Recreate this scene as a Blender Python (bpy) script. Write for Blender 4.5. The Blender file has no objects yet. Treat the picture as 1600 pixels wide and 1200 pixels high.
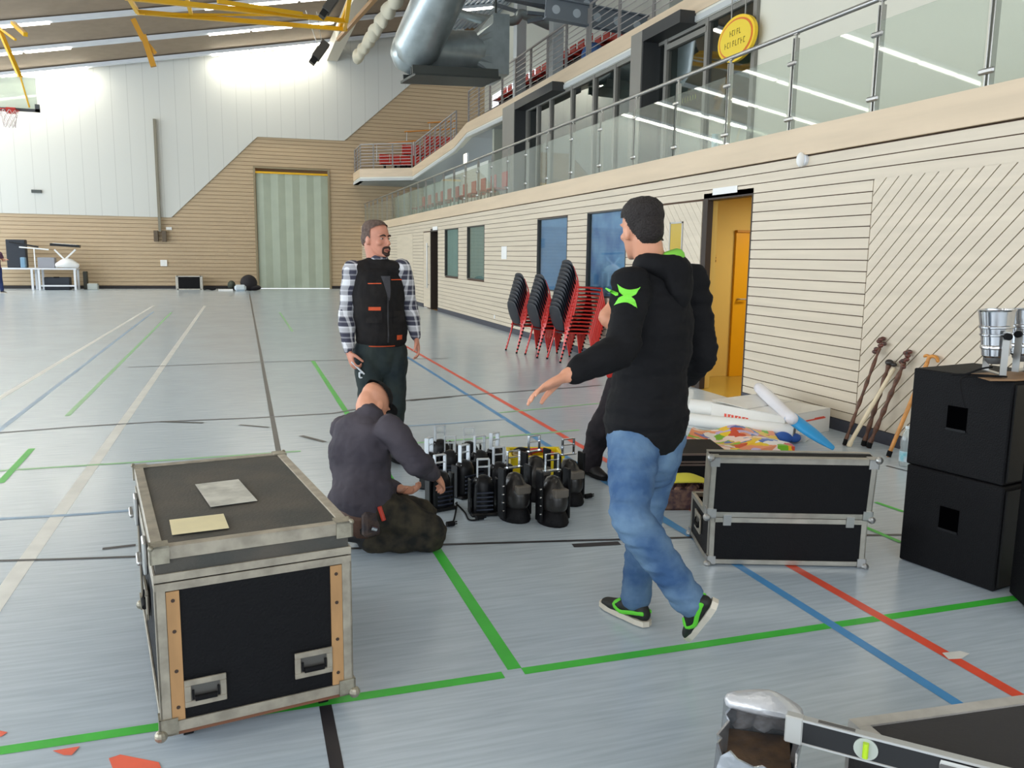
import bpy, bmesh, math, random
from mathutils import Vector, Matrix, noise
from mathutils.bvhtree import BVHTree
random.seed(7)
V = Vector
PI = math.pi
S = bpy.context.scene
COL = S.collection

# ------------------------------------------------------------------ camera
FPX = 1285.0
CAMZ = 1.55
RX = V((0.95114184, 0.03525989, -0.3067343))     # world X, Y, Z axes expressed in camera axes
RY = V((-0.30848695, 0.1498574, -0.93935007))
RZ = V((0.01284502, 0.98807869, 0.15341287))
CM = Matrix((RX, RY, RZ))
cam_d = bpy.data.cameras.new('camera')
cam_d.sensor_width = 36.0
cam_d.lens = FPX / 1600 * 36.0
cam_d.clip_start = 0.02
cam_d.clip_end = 300
cam = bpy.data.objects.new('camera', cam_d)
COL.objects.link(cam)
cam.matrix_world = Matrix.Translation((0, 0, CAMZ)) @ CM.to_4x4()
S.camera = cam

def ray(px, py):
    return CM @ V(((px - 800) / FPX, -(py - 600) / FPX, -1.0))
def onZ(px, py, z=0.0):
    r = ray(px, py); return V((0, 0, CAMZ)) + r * ((z - CAMZ) / r.z)
def onX(px, py, x):
    r = ray(px, py); return V((0, 0, CAMZ)) + r * (x / r.x)
def at(px, py, y):
    r = ray(px, py); return V((0, 0, CAMZ)) + r * (y / r.y)

# ------------------------------------------------------------------ view, world, big lights
S.view_settings.view_transform = 'Standard'
S.view_settings.look = 'None'
S.view_settings.gamma = 1.0
S.view_settings.use_curve_mapping = False
S.view_settings.exposure = 0.06
w = bpy.data.worlds.new('sky'); S.world = w
w.use_nodes = True
wn = w.node_tree.nodes['Background']
wn.inputs['Color'].default_value = (0.86, 0.93, 1.0, 1)
wn.inputs['Strength'].default_value = 1.55
S.cycles.use_denoising = True
S.cycles.max_bounces = 7
S.cycles.diffuse_bounces = 4
S.cycles.transparent_max_bounces = 16
S.cycles.caustics_reflective = False
S.cycles.caustics_refractive = False
S.cycles.sample_clamp_indirect = 6.0

def area_light(name, loc, size, size_y, power, direction, color=(1, 1, 1)):
    d = bpy.data.lights.new(name, 'AREA'); d.shape = 'RECTANGLE'
    d.size = size; d.size_y = size_y; d.energy = power; d.color = color
    o = bpy.data.objects.new(name, d); COL.objects.link(o)
    o.location = loc
    o.rotation_euler = V(direction).to_track_quat('-Z', 'Y').to_euler()
    return o
# daylight coming in through the glazed side of the hall and through the glazed end behind the camera
WIN_L = area_light('window_daylight', (-15.7, 16, 4.2), 40, 5.5, 3000, (1, 0, -0.2), (0.82, 0.92, 1.0))
WIN_B = area_light('window_daylight', (-3, -4.7, 3.6), 16, 5.0, 420, (0.25, 1, -0.12), (0.9, 0.95, 1.0))

# ------------------------------------------------------------------ materials
def s2l(c):
    return tuple(((x / 255.0) / 12.92 if x / 255.0 <= 0.04045 else ((x / 255.0 + 0.055) / 1.055) ** 2.4) for x in c)
MATS = {}
def mat(name, rgb, rough=0.6, metal=0.0, var=0.0, vscale=8.0, bump=0.0, bscale=60.0, emit=None, estr=0.0, spec=0.5, stretch=(1, 1, 1), rgb2=None, coat=0.0):
    if name in MATS: return MATS[name]
    m = bpy.data.materials.new(name); m.use_nodes = True
    nt = m.node_tree; b = nt.nodes['Principled BSDF']
    c = s2l(rgb)
    b.inputs['Base Color'].default_value = (*c, 1)
    b.inputs['Roughness'].default_value = rough
    b.inputs['Metallic'].default_value = metal
    b.inputs['Specular IOR Level'].default_value = spec
    b.inputs['Coat Weight'].default_value = coat
    tc = nt.nodes.new('ShaderNodeTexCoord'); mp = nt.nodes.new('ShaderNodeMapping')
    mp.inputs['Scale'].default_value = stretch
    nt.links.new(tc.outputs['Object'], mp.inputs['Vector'])
    if var > 0 or rgb2:
        n = nt.nodes.new('ShaderNodeTexNoise'); n.inputs['Scale'].default_value = vscale; n.inputs['Detail'].default_value = 4
        nt.links.new(mp.outputs['Vector'], n.inputs['Vector'])
        r = nt.nodes.new('ShaderNodeValToRGB')
        r.color_ramp.elements[0].position = 0.35; r.color_ramp.elements[1].position = 0.65
        if rgb2: c0, c1 = c, s2l(rgb2)
        else: c0 = tuple(x * (1 - var) for x in c); c1 = tuple(min(1, x * (1 + var)) for x in c)
        r.color_ramp.elements[0].color = (*c0, 1); r.color_ramp.elements[1].color = (*c1, 1)
        nt.links.new(n.outputs['Fac'], r.inputs['Fac']); nt.links.new(r.outputs['Color'], b.inputs['Base Color'])
    if bump > 0:
        n2 = nt.nodes.new('ShaderNodeTexNoise'); n2.inputs['Scale'].default_value = bscale; n2.inputs['Detail'].default_value = 3
        nt.links.new(mp.outputs['Vector'], n2.inputs['Vector'])
        bp = nt.nodes.new('ShaderNodeBump'); bp.inputs['Strength'].default_value = bump; bp.inputs['Distance'].default_value = 0.01
        nt.links.new(n2.outputs['Fac'], bp.inputs['Height']); nt.links.new(bp.outputs['Normal'], b.inputs['Normal'])
    if emit:
        b.inputs['Emission Color'].default_value = (*s2l(emit), 1); b.inputs['Emission Strength'].default_value = estr
    MATS[name] = m
    return m

def glass(name, tint=(225, 238, 232), rough=0.02, refl=1.0, body=None, bodyfac=0.0):
    if name in MATS: return MATS[name]
    m = bpy.data.materials.new(name); m.use_nodes = True; nt = m.node_tree
    nt.nodes.remove(nt.nodes['Principled BSDF']); out = nt.nodes['Material Output']
    tr = nt.nodes.new('ShaderNodeBsdfTransparent'); tr.inputs['Color'].default_value = (*s2l(tint), 1)
    gl = nt.nodes.new('ShaderNodeBsdfGlossy'); gl.inputs['Roughness'].default_value = rough
    lw = nt.nodes.new('ShaderNodeLayerWeight'); lw.inputs['Blend'].default_value = 0.5
    pw_ = nt.nodes.new('ShaderNodeMath'); pw_.operation = 'POWER'; pw_.inputs[1].default_value = 4.0
    nt.links.new(lw.outputs['Facing'], pw_.inputs[0])
    fr = nt.nodes.new('ShaderNodeMath'); fr.operation = 'MULTIPLY_ADD'; fr.inputs[1].default_value = 0.92; fr.inputs[2].default_value = 0.07
    nt.links.new(pw_.outputs[0], fr.inputs[0])
    mu = nt.nodes.new('ShaderNodeMath'); mu.operation = 'MULTIPLY'; mu.inputs[1].default_value = refl; mu.use_clamp = True
    mx = nt.nodes.new('ShaderNodeMixShader')
    nt.links.new(fr.outputs[0], mu.inputs[0]); nt.links.new(mu.outputs[0], mx.inputs[0])
    base = tr
    if bodyfac > 0:
        df = nt.nodes.new('ShaderNodeBsdfDiffuse'); df.inputs['Color'].default_value = (*s2l(body), 1)
        m2 = nt.nodes.new('ShaderNodeMixShader'); m2.inputs[0].default_value = bodyfac
        nt.links.new(tr.outputs[0], m2.inputs[1]); nt.links.new(df.outputs[0], m2.inputs[2]); base = m2
    nt.links.new(base.outputs[0], mx.inputs[1]); nt.links.new(gl.outputs[0], mx.inputs[2])
    nt.links.new(mx.outputs[0], out.inputs['Surface'])
    MATS[name] = m; return m

M = {}
M['plank'] = mat('pale_birch_boards', (214, 201, 180), 0.42, var=0.05, vscale=2.2, stretch=(1, 0.35, 6))
M['plank_far'] = mat('birch_boards_end_wall', (192, 169, 137), 0.5, var=0.05, vscale=1.5, stretch=(0.35, 1, 6))
M['fascia'] = mat('birch_fascia', (214, 193, 165), 0.45, var=0.05, vscale=2.0, stretch=(1, 0.3, 4))
M['groove'] = mat('dark_groove_backing', (92, 70, 56), 0.9)
M['white'] = mat('white_panel', (214, 216, 210), 0.7, var=0.02, vscale=1.0)
M['cream'] = mat('cream_plaster', (222, 220, 206), 0.8)
M['base'] = mat('anthracite_baseboard', (58, 60, 72), 0.5)
M['black'] = mat('black_paint', (14, 14, 17), 0.6, bump=0.25, bscale=120, spec=0.2)
M['blackm'] = mat('black_metal', (16, 17, 20), 0.4, bump=0.1, bscale=90, spec=0.3)
M['rubber'] = mat('black_rubber', (18, 18, 20), 0.8, spec=0.2)
M['alu'] = mat('aluminium_edge', (172, 168, 158), 0.36, 0.75, var=0.12, vscale=14)
M['aluw'] = mat('worn_aluminium_edge', (164, 156, 141), 0.42, 0.5, var=0.18, vscale=18)
M['chrome'] = mat('chrome', (205, 208, 212), 0.16, 1.0)
M['steel'] = mat('brushed_steel', (176, 176, 174), 0.3, 0.85)
M['galv'] = mat('galvanised_duct', (176, 186, 188), 0.3, 0.55, var=0.12, vscale=3)
M['galvd'] = mat('dark_steel_channel', (74, 78, 76), 0.5, 0.3)
M['frame'] = mat('dark_grey_frame', (92, 92, 90), 0.5, 0.2)
M['framel'] = mat('mid_grey_frame', (136, 134, 128), 0.5, 0.2)
M['beam'] = mat('grey_blue_steel', (118, 126, 134), 0.5, 0.1)
M['red'] = mat('red_lacquered_steel', (214, 44, 34), 0.35, coat=0.3)
M['seatred'] = mat('red_seat_plastic', (196, 52, 40), 0.45)
M['shell'] = mat('black_seat_shell', (30, 34, 42), 0.45, spec=0.3)
M['yellow'] = mat('yellow_lacquered_steel', (232, 178, 20), 0.45)
M['crate'] = mat('yellow_crate_plastic', (240, 214, 20), 0.4)
M['whitep'] = mat('white_paper', (240, 240, 238), 0.6)
M['card'] = mat('white_cardboard', (228, 226, 220), 0.75, var=0.03, vscale=3)
M['wood'] = mat('bare_plywood_edge', (172, 132, 88), 0.7, var=0.18, vscale=10, stretch=(1, 1, 0.3))
M['orangew'] = mat('orange_varnished_wood', (202, 136, 60), 0.35, var=0.2, vscale=20)
M['darkw'] = mat('dark_knotty_wood', (96, 62, 44), 0.5, var=0.35, vscale=30, bump=0.6, bscale=40)
M['palew'] = mat('pale_bare_wood', (226, 210, 178), 0.55, var=0.05)
M['blue'] = mat('blue_plastic_sleeve', (46, 158, 222), 0.35, bump=0.5, bscale=14)
M['tube'] = mat('lit_fluorescent_tube', (255, 255, 250), 0.4, emit=(255, 250, 236), estr=11.0)
M['tubew'] = mat('lit_wall_washer_tube', (255, 255, 250), .4, emit=(255, 250, 232), estr=42.0)
M['batten'] = mat('white_light_batten', (222, 226, 232), 0.5)
M['skin'] = mat('skin', (206, 150, 122), 0.5, var=0.06, vscale=12)
M['skin2'] = mat('ruddy_skin', (200, 138, 112), 0.5, var=0.08, vscale=14)
# ------------------------------------------------------------------ object helpers
def tag(o, label=None, cat=None, group=None, kind=None):
    if label: o['label'] = label
    if cat: o['category'] = cat
    if group: o['group'] = group
    if kind: o['kind'] = kind
    return o
def thing(name, label, cat, loc=(0, 0, 0), rz=0.0, group=None):
    o = bpy.data.objects.new(name, None); COL.objects.link(o)
    o.location = loc; o.rotation_euler = (0, 0, rz); o.empty_display_size = 0.1
    return tag(o, label, cat, group)
def wmat(o):
    m = o.matrix_basis.copy()
    return wmat(o.parent) @ m if o.parent else m
class MB:
    def __init__(self): self.bm = bmesh.new()
    def box(self, c, s, rot=None, rz=0.0):
        m = Matrix.Translation(c)
        if rot is not None: m = m @ rot.to_4x4()
        if rz: m = m @ Matrix.Rotation(rz, 4, 'Z')
        bmesh.ops.create_cube(self.bm, size=1.0, matrix=m @ Matrix.Diagonal((s[0], s[1], s[2], 1)))
        return self
    def bb(self, x0, x1, y0, y1, z0, z1):
        return self.box(((x0 + x1) / 2, (y0 + y1) / 2, (z0 + z1) / 2), (abs(x1 - x0), abs(y1 - y0), abs(z1 - z0)))
    def cyl(self, p0, p1, r, r2=None, n=16, caps=True):
        p0, p1 = V(p0), V(p1); d = p1 - p0
        m = Matrix.Translation((p0 + p1) / 2) @ d.to_track_quat('Z', 'Y').to_matrix().to_4x4()
        bmesh.ops.create_cone(self.bm, cap_ends=caps, segments=n, radius1=r, radius2=r if r2 is None else r2, depth=d.length, matrix=m)
        return self
    def bar(self, p0, p1, w, h=None, up=(0, 0, 1)):
        p0, p1 = V(p0), V(p1); d = (p1 - p0); L = d.length; d.normalize()
        s = d.cross(V(up))
        if s.length < 1e-4: s = d.cross(V((1, 0, 0)))
        s.normalize(); u = s.cross(d)
        R = Matrix((s, d, u)).transposed()
        return self.box((p0 + p1) / 2, (w, L, h or w), rot=R)
    def ell(self, c, r, rot=None, seg=16, ring=10):
        m = Matrix.Translation(c)
        if rot is not None: m = m @ rot.to_4x4()
        bmesh.ops.create_uvsphere(self.bm, u_segments=seg, v_segments=ring, radius=1.0, matrix=m @ Matrix.Diagonal((r[0], r[1], r[2], 1)))
        return self
    def prism(self, pts, vec):
        a = [self.bm.verts.new(p) for p in pts]; b = [self.bm.verts.new(V(p) + V(vec)) for p in pts]
        n = len(pts)
        self.bm.faces.new(a); self.bm.faces.new(b[::-1])
        for i in range(n): self.bm.faces.new((a[i], b[i], b[(i + 1) % n], a[(i + 1) % n]))
        return self
    def tube(self, pts, r, n=8, sub=4, closed=False):
        P = smooth_path([V(p) for p in pts], sub) if sub > 1 and len(pts) > 2 else [V(p) for p in pts]
        ringtube(self.bm, P, [(r, r)] * len(P), n=n); return self
    def loft(self, pts, rads, side=(1, 0, 0), n=16, sub=4):
        loft(self.bm, pts, rads, side, n, sub); return self
    def lathe(self, prof, c=(0, 0, 0), n=24, rot=None):
        rings = []
        for r, z in prof:
            ring = []
            for i in range(n):
                a = 2 * PI * i / n; p = V((r * math.cos(a), r * math.sin(a), z))
                if rot is not None: p = rot @ p
                ring.append(self.bm.verts.new(p + V(c)))
            rings.append(ring)
        for a, b in zip(rings, rings[1:]):
            for i in range(n): self.bm.faces.new((a[i], a[(i + 1) % n], b[(i + 1) % n], b[i]))
        return self
    def build(self, name, m, parent=None, W=False, bevel=0.0, smooth=False, seg=1, loc=None):
        bm = self.bm
        if bevel > 0:
            bmesh.ops.bevel(bm, geom=[e for e in bm.edges if len(e.link_faces) == 2 and e.calc_face_angle(0) > 0.6], offset=bevel, segments=seg, affect='EDGES', clamp_overlap=True)
        bmesh.ops.recalc_face_normals(bm, faces=bm.faces)
        if W and parent is not None: bm.transform(wmat(parent).inverted())
        if loc is not None: bm.transform(Matrix.Translation(-V(loc)))
        me = bpy.data.meshes.new(name); bm.to_mesh(me); bm.free()
        ms = m if isinstance(m, (list, tuple)) else [m]
        for x in ms: me.materials.append(x)
        if smooth:
            me.polygons.foreach_set('use_smooth', [True] * len(me.polygons))
            if smooth != 'all' and hasattr(me, 'set_sharp_from_angle'): me.set_sharp_from_angle(angle=0.7)
        o = bpy.data.objects.new(name, me); COL.objects.link(o)
        if parent is not None: o.parent = parent
        if loc is not None: o.location = loc
        return o

def catmull(p0, p1, p2, p3, t):
    return 0.5 * ((2 * p1) + (p2 - p0) * t + (2 * p0 - 5 * p1 + 4 * p2 - p3) * t * t + (3 * p1 - p0 - 3 * p2 + p3) * t ** 3)
def smooth_path(P, sub):
    out = []
    for i in range(len(P) - 1):
        a = P[max(0, i - 1)]; b = P[i]; c = P[i + 1]; d = P[min(len(P) - 1, i + 2)]
        for k in range(sub): out.append(catmull(a, b, c, d, k / sub))
    out.append(P[-1]); return out
def ringtube(bm, P, R, side=V((1, 0, 0)), n=12, cap=True):
    rings = []
    s = None; N = len(P)
    def frame(i):
        nonlocal s
        t = (P[min(N - 1, i + 1)] - P[max(0, i - 1)])
        if t.length < 1e-9: t = V((0, 0, 1))
        t.normalize()
        ref = side if s is None else s
        q = ref - t * ref.dot(t)
        if q.length < 0.05:
            q = t.orthogonal()
        s = q.normalized()
        return t, s, t.cross(s)
    def ring(c, a, b, s_, o_):
        return [bm.verts.new(c + s_ * (a * math.cos(2 * PI * k / n)) + o_ * (b * math.sin(2 * PI * k / n))) for k in range(n)]
    for i in range(N):
        t, s_, o_ = frame(i); a, b = R[i]
        if cap and i == 0:
            m_ = min(a, b)
            for q in (0.25, 0.75): rings.append(ring(P[0] - t * m_ * math.sqrt(max(0, 1 - q * q)) * 0.9, a * q, b * q, s_, o_))
        rings.append(ring(P[i], a, b, s_, o_))
        if cap and i == N - 1:
            m_ = min(a, b)
            for q in (0.75, 0.25): rings.append(ring(P[i] + t * m_ * math.sqrt(max(0, 1 - q * q)) * 0.9, a * q, b * q, s_, o_))
    for A, B in zip(rings, rings[1:]):
        for k in range(n): bm.faces.new((A[k], A[(k + 1) % n], B[(k + 1) % n], B[k]))
    bm.faces.new(rings[0][::-1]); bm.faces.new(rings[-1])
def loft(bm, pts, rads, side=(1, 0, 0), n=16, sub=4):
    P = [V(p) for p in pts]; R = [V((r, r, 0)) if isinstance(r, (int, float)) else V((r[0], r[1], 0)) for r in rads]
    if sub > 1: P2 = smooth_path(P, sub); R2 = smooth_path(R, sub)
    else: P2, R2 = P, R
    ringtube(bm, P2, [(max(.001, r.x), max(.001, r.y)) for r in R2], V(side), n)

def children(o): return [c for c in COL.objects if c.parent == o]
def copy_tree(o, parent=None):
    c = o.copy(); COL.objects.link(c)
    if parent is not None: c.parent = parent
    for ch in children(o): copy_tree(ch, c)
    return c
def struct(mb, name, m, parent=None, **k):
    o = mb.build(name, m, parent, **k)
    if parent is None: o['kind'] = 'structure'
    return o
def text_mesh(s, size, m, mw, parent, name='lettering', ext=0.001):
    cu = bpy.data.curves.new(name, 'FONT'); cu.body = s; cu.size = size; cu.extrude = ext
    cu.align_x = 'CENTER'; cu.align_y = 'CENTER'
    t = bpy.data.objects.new(name, cu); COL.objects.link(t)
    bpy.context.view_layer.update()
    me = bpy.data.meshes.new_from_object(t.evaluated_get(bpy.context.evaluated_depsgraph_get()))
    bpy.data.objects.remove(t)
    me.materials.clear(); me.materials.append(m)
    me.transform(wmat(parent).inverted() @ mw)
    o = bpy.data.objects.new(name, me); COL.objects.link(o); o.parent = parent
    return o
# ------------------------------------------------------------------ floor
WX = 5.18            # inner face of the right-hand wall
YF = 38.0            # far wall
mfl = mat('grey_sports_floor', (176, 184, 190), 0.28)
nt = mfl.node_tree; b = nt.nodes['Principled BSDF']
tc = nt.nodes.new('ShaderNodeTexCoord'); mp = nt.nodes.new('ShaderNodeMapping'); mp.inputs['Scale'].default_value = (1.5, 22, 1)
n = nt.nodes.new('ShaderNodeTexNoise'); n.inputs['Scale'].default_value = 2.2; n.inputs['Detail'].default_value = 6
r = nt.nodes.new('ShaderNodeValToRGB'); r.color_ramp.elements[0].position = .3; r.color_ramp.elements[1].position = .7
r.color_ramp.elements[0].color = (*s2l((178, 191, 202)), 1); r.color_ramp.elements[1].color = (*s2l((196, 209, 219)), 1)
nt.links.new(tc.outputs['Object'], mp.inputs['Vector']); nt.links.new(mp.outputs['Vector'], n.inputs['Vector'])
nt.links.new(n.outputs['Fac'], r.inputs['Fac']); nt.links.new(r.outputs['Color'], b.inputs['Base Color'])
n2 = nt.nodes.new('ShaderNodeTexNoise'); n2.inputs['Scale'].default_value = 1.2
mr = nt.nodes.new('ShaderNodeMapRange'); mr.inputs['To Min'].default_value = .19; mr.inputs['To Max'].default_value = .28
nt.links.new(tc.outputs['Object'], n2.inputs['Vector']); nt.links.new(n2.outputs['Fac'], mr.inputs['Value']); nt.links.new(mr.outputs['Result'], b.inputs['Roughness'])
b.inputs['Specular IOR Level'].default_value = 0.75
floor = struct(MB().bb(-16, WX, -5, YF, -0.2, 0), 'floor', mfl)

LC = {'white': (232, 232, 226), 'green': (70, 196, 66), 'greenf': (150, 205, 150), 'red': (240, 92, 66), 'blue': (84, 152, 208), 'bluef': (150, 178, 204), 'black': (52, 50, 54), 'blackf': (92, 92, 98), 'tape': (250, 112, 84)}
def lm(k): return mat('line_paint_' + k, LC[k], 0.4, var=0.06, vscale=6)
line_z = [0.0008]
def strip(pts, wd, key, lab):
    z = line_z[0]; line_z[0] += 0.00006
    bm = bmesh.new(); P = [V((p[0], p[1], z)) for p in pts]; L = []; R = []
    for i, p in enumerate(P):
        t = (P[min(len(P) - 1, i + 1)] - P[max(0, i - 1)]).normalized(); s = V((-t.y, t.x, 0)) * wd / 2
        L.append(bm.verts.new(p + s)); R.append(bm.verts.new(p - s))
    for i in range(len(P) - 1): bm.faces.new((L[i], R[i], R[i + 1], L[i + 1]))
    mb = MB(); mb.bm.free(); mb.bm = bm
    o = mb.build('court_line', lm(key), floor); o['label'] = lab
    return o
def fz(*pp): return [onZ(px, py) for px, py in pp]
strip([(-1.09, 1.0), (-1.09, 25.8)], .078, 'white', 'long white court line ending at the net post gap')
strip([(-2.49, 3.0), (-2.49, 25.9)], .07, 'white', 'white court line on the left side of the hall')
strip(fz((-40, 702), (240, 487)), .05, 'bluef', 'faint grey-blue court line')
strip(fz((105, 650), (268, 488)), .05, 'greenf', 'faint green court line')
strip([(.22, .6), (.22, 33)], .042, 'black', 'black centre court line')
strip([(.93, 2.77), (.93, 12.3)], .055, 'green', 'green line running away from the corner')
strip(fz((437, 488), (457, 518)), .05, 'greenf', 'short pale green line')
strip([(-3.0, 2.74), (.875, 2.74)], .05, 'green', 'green cross line to the left of the corner')
strip([(.955, 2.745), (4.0, 2.735)], .05, 'green', 'green cross line to the right of the corner')
strip([(2.36, .8), (2.36, 13.5)], .05, 'blue', 'blue line beside the red one')
strip([(2.62, .8), (2.62, 14.0)], .055, 'red', 'red line beside the blue one')
strip(fz((-20, 737), (90, 730), (205, 723), (470, 705)), .045, 'greenf', 'pale green cross line')
strip(fz((640, 693), (780, 683), (905, 672)), .045, 'greenf', 'pale green cross line behind the lamps')
strip(fz((780, 645), (940, 630)), .04, 'greenf', 'pale green cross line further back')
strip(fz((0, 755), (50, 701)), .05, 'green', 'short green line at the left edge')
strip(fz((-20, 812), (110, 805), (215, 797), (300, 790)), .045, 'bluef', 'pale blue cross line')
strip(fz((600, 668), (700, 662), (790, 655)), .045, 'bluef', 'pale blue cross line behind the kneeling man')
strip(fz((-20, 877), (100, 874), (215, 870), (400, 862), (560, 857), (700, 851), (830, 847), (940, 844), (1080, 840), (1240, 838), (1400, 836), (1500, 835)), .028, 'black', 'thin black arc line crossing the floor')
strip(fz((-20, 678), (120, 667), (250, 659), (400, 653), (520, 646), (640, 625), (760, 615), (905, 605), (938, 602)), .045, 'blackf', 'thin dark line far across the floor')
strip(fz((200, 574), (400, 566), (560, 562), (700, 560)), .04, 'blackf', 'thin dark seam line')
for a, bb_, w_ in (((160, 858), (212, 852), .035), ((374, 664), (420, 668), .04), ((470, 681), (508, 691), .05), ((895, 853), (968, 849), .055), ((250, 659), (318, 661), .05), ((640, 626), (705, 620), .07), ((1385, 728), (1440, 742), .02)):
    strip(fz(a, bb_), w_, 'black', 'short black dash on the floor')
strip(fz((1368, 785), (1412, 800)), .035, 'green', 'green line behind the open case')
strip(fz((1352, 824), (1408, 848)), .035, 'green', 'green line beside the open case')
strip(fz((1040, 815), (1080, 838)), .05, 'blue', 'blue line at the corner of the open case')
def patch(px, key, lab):
    z = line_z[0]; line_z[0] += .00006
    bm = bmesh.new(); bm.faces.new([bm.verts.new((p.x, p.y, z)) for p in fz(*px)])
    mb = MB(); mb.bm.free(); mb.bm = bm; o = mb.build('floor_tape', lm(key), floor); o['label'] = lab
patch([(170, 1186), (188, 1180), (248, 1192), (258, 1215), (180, 1212)], 'tape', 'orange tape patch at the bottom left')
patch([(82, 1174), (125, 1167), (112, 1181), (100, 1181)], 'tape', 'small orange tape scrap by the green line')
patch([(-10, 1141), (12, 1145), (2, 1152), (-12, 1152)], 'tape', 'orange tape scrap at the left edge')
patch([(1472, 1021), (1500, 1018), (1515, 1022), (1503, 1030), (1482, 1031)], 'white', 'white tape piece across the red line')

# ------------------------------------------------------------------ plank walls
def planks_x(mb, x, th, z0, z1, pitch, gap, y0, y1, holes):
    """horizontal boards on a wall lying in a plane X = x, cut round openings"""
    k = 0; z = z1
    while z - 0.01 > z0:
        a = max(z0, z - pitch + gap); zz = z
        seg = [(y0, y1)]
        for (hy0, hy1, hz0, hz1) in holes:
            if a < hz1 - 0.02 and zz > hz0 + 0.02:
                ns = []
                for s0, s1 in seg:
                    if hy1 <= s0 or hy0 >= s1: ns.append((s0, s1)); continue
                    if hy0 > s0: ns.append((s0, hy0))
                    if hy1 < s1: ns.append((hy1, s1))
                seg = ns
        for s0, s1 in seg:
            if s1 - s0 > 0.01: mb.bb(x, x + th, s0, s1, a, zz)
        z -= pitch
OPEN = [(7.70, 8.70, -1, 2.24), (8.70, 9.76, 0.02, 2.24), (10.74, 12.16, .95, 2.24), (12.99, 14.48, .95, 2.23), (17.99, 19.5, 1.0, 2.24), (20.37, 21.82, 1.0, 2.24), (22.66, 23.6, -1, 2.23), (23.6, 24.6, 0.02, 2.23), (2.0, 5.94, -1, 2.26)]
pw = MB(); planks_x(pw, WX, .018, .11, 2.53, .098, .009, -5, YF, OPEN)
wr = MB()
# backing, split round the openings
ys = sorted({-5.0, YF} | {o[0] for o in OPEN} | {o[1] for o in OPEN})
for y0, y1 in zip(ys, ys[1:]):
    ym = (y0 + y1) / 2; hs = [o for o in OPEN if o[0] < ym < o[1]]
    if not hs: wr.bb(WX + .018, WX + .16, y0, y1, 0, 2.54)
    elif hs[0][0] == 2.0 or hs[0][2] == 0.02: wr.bb(WX + .018, WX + .16, y0, y1, 0, 2.54)
    else:
        wr.bb(WX + .018, WX + .16, y0, y1, hs[0][3] - .004, 2.54)
        if hs[0][2] > 0: wr.bb(WX + .018, WX + .16, y0, y1, 0, hs[0][2] + .004)
wall_right = struct(wr, 'wall_right', M['groove'])
pw.build('cladding', M['plank'], wall_right)
# diagonal boards: big panel and door leaf
def diag(mb, x, th, y0, y1, z0, z1, pitch, gap, sgn):
    w_ = pitch * math.sqrt(2)
    import itertools
    c = -40.0
    def clip(poly, f):
        out = []
        for i in range(len(poly)):
            a, b_ = poly[i], poly[(i + 1) % len(poly)]; fa, fb = f(a), f(b_)
            if fa >= 0: out.append(a)
            if (fa > 0 > fb) or (fa < 0 < fb):
                t = fa / (fa - fb); out.append((a[0] + (b_[0] - a[0]) * t, a[1] + (b_[1] - a[1]) * t))
        return out
    k0 = int((-50) / w_)
    for k in range(k0, -k0):
        lo = k * w_; hi = lo + w_ - gap * math.sqrt(2)
        poly = [(y0, z0), (y1, z0), (y1, z1), (y0, z1)]
        poly = clip(poly, lambda p: (p[1] + sgn * p[0]) - lo)
        if len(poly) > 2: poly = clip(poly, lambda p: hi - (p[1] + sgn * p[0]))
        if len(poly) > 2:
            ar = sum(poly[i][0] * poly[(i + 1) % len(poly)][1] - poly[(i + 1) % len(poly)][0] * poly[i][1] for i in range(len(poly)))
            if abs(ar) > 1e-4: mb.prism([(x, p[0], p[1]) for p in poly], (th, 0, 0))
dg = MB(); diag(dg, WX, .018, 2.0, 5.93, .11, 2.25, .098, .009, 1)
o = dg.build('diagonal_cladding', M['plank'], wall_right); o['label'] = 'diagonal board panel'
# door leaf 1 (diagonal boards with slim window)
dl = MB(); diag(dl, WX - .004, .03, 8.72, 9.16, .03, 2.22, .098, .004, -1); diag(dl, WX - .004, .03, 9.46, 9.75, .03, 2.22, .098, .004, -1)
diag(dl, WX - .004, .03, 9.16, 9.46, 1.98, 2.22, .098, .004, -1); diag(dl, WX - .004, .03, 9.16, 9.46, .03, 1.1, .098, .004, -1)
d1 = struct(dl, 'door_1', M['plank'])
MB().bb(WX - .008, WX + .015, 9.16, 9.46, 1.1, 1.98).build('window_pane', mat('amber_pane', (196, 168, 70), 0.15), d1)
fr = MB(); fr.bb(WX - .014, WX + .016, 9.145, 9.17, 1.08, 2.0).bb(WX - .014, WX + .016, 9.45, 9.475, 1.08, 2.0).bb(WX - .014, WX + .016, 9.145, 9.475, 1.08, 1.1).bb(WX - .014, WX + .016, 9.145, 9.475, 1.98, 2.0)
fr.build('window_frame', M['steel'], d1)
# far door leaf, smooth, with a long pull handle
d2 = struct(MB().bb(WX - .006, WX + .02, 23.62, 24.55, .03, 2.21), 'door_2', M['plank'])
MB().cyl((WX - .06, 23.8, .6), (WX - .06, 23.8, 1.9), .018).cyl((WX - .06, 23.8, .7), (WX, 23.8, .7), .012).cyl((WX - .06, 23.8, 1.8), (WX, 23.8, 1.8), .012).build('door_handle', M['steel'], d2, smooth=True)
# smooth panel further along
struct(MB().bb(WX - .006, WX + .0, 26.2, 29.0, .1, 2.21), 'trim_1', M['plank'])
# fascia on top, baseboards
struct(MB().bb(WX - .03, WX + .18, -5, YF, 2.545, 2.81), 'trim_2', M['fascia'])
bs = MB()
for y0, y1 in ((-5, 7.69), (9.77, 22.65), (24.6, YF)): bs.bb(WX - .012, WX + .02, y0, y1, 0, .105)
struct(bs, 'baseboard_right', M['base'])
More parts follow.
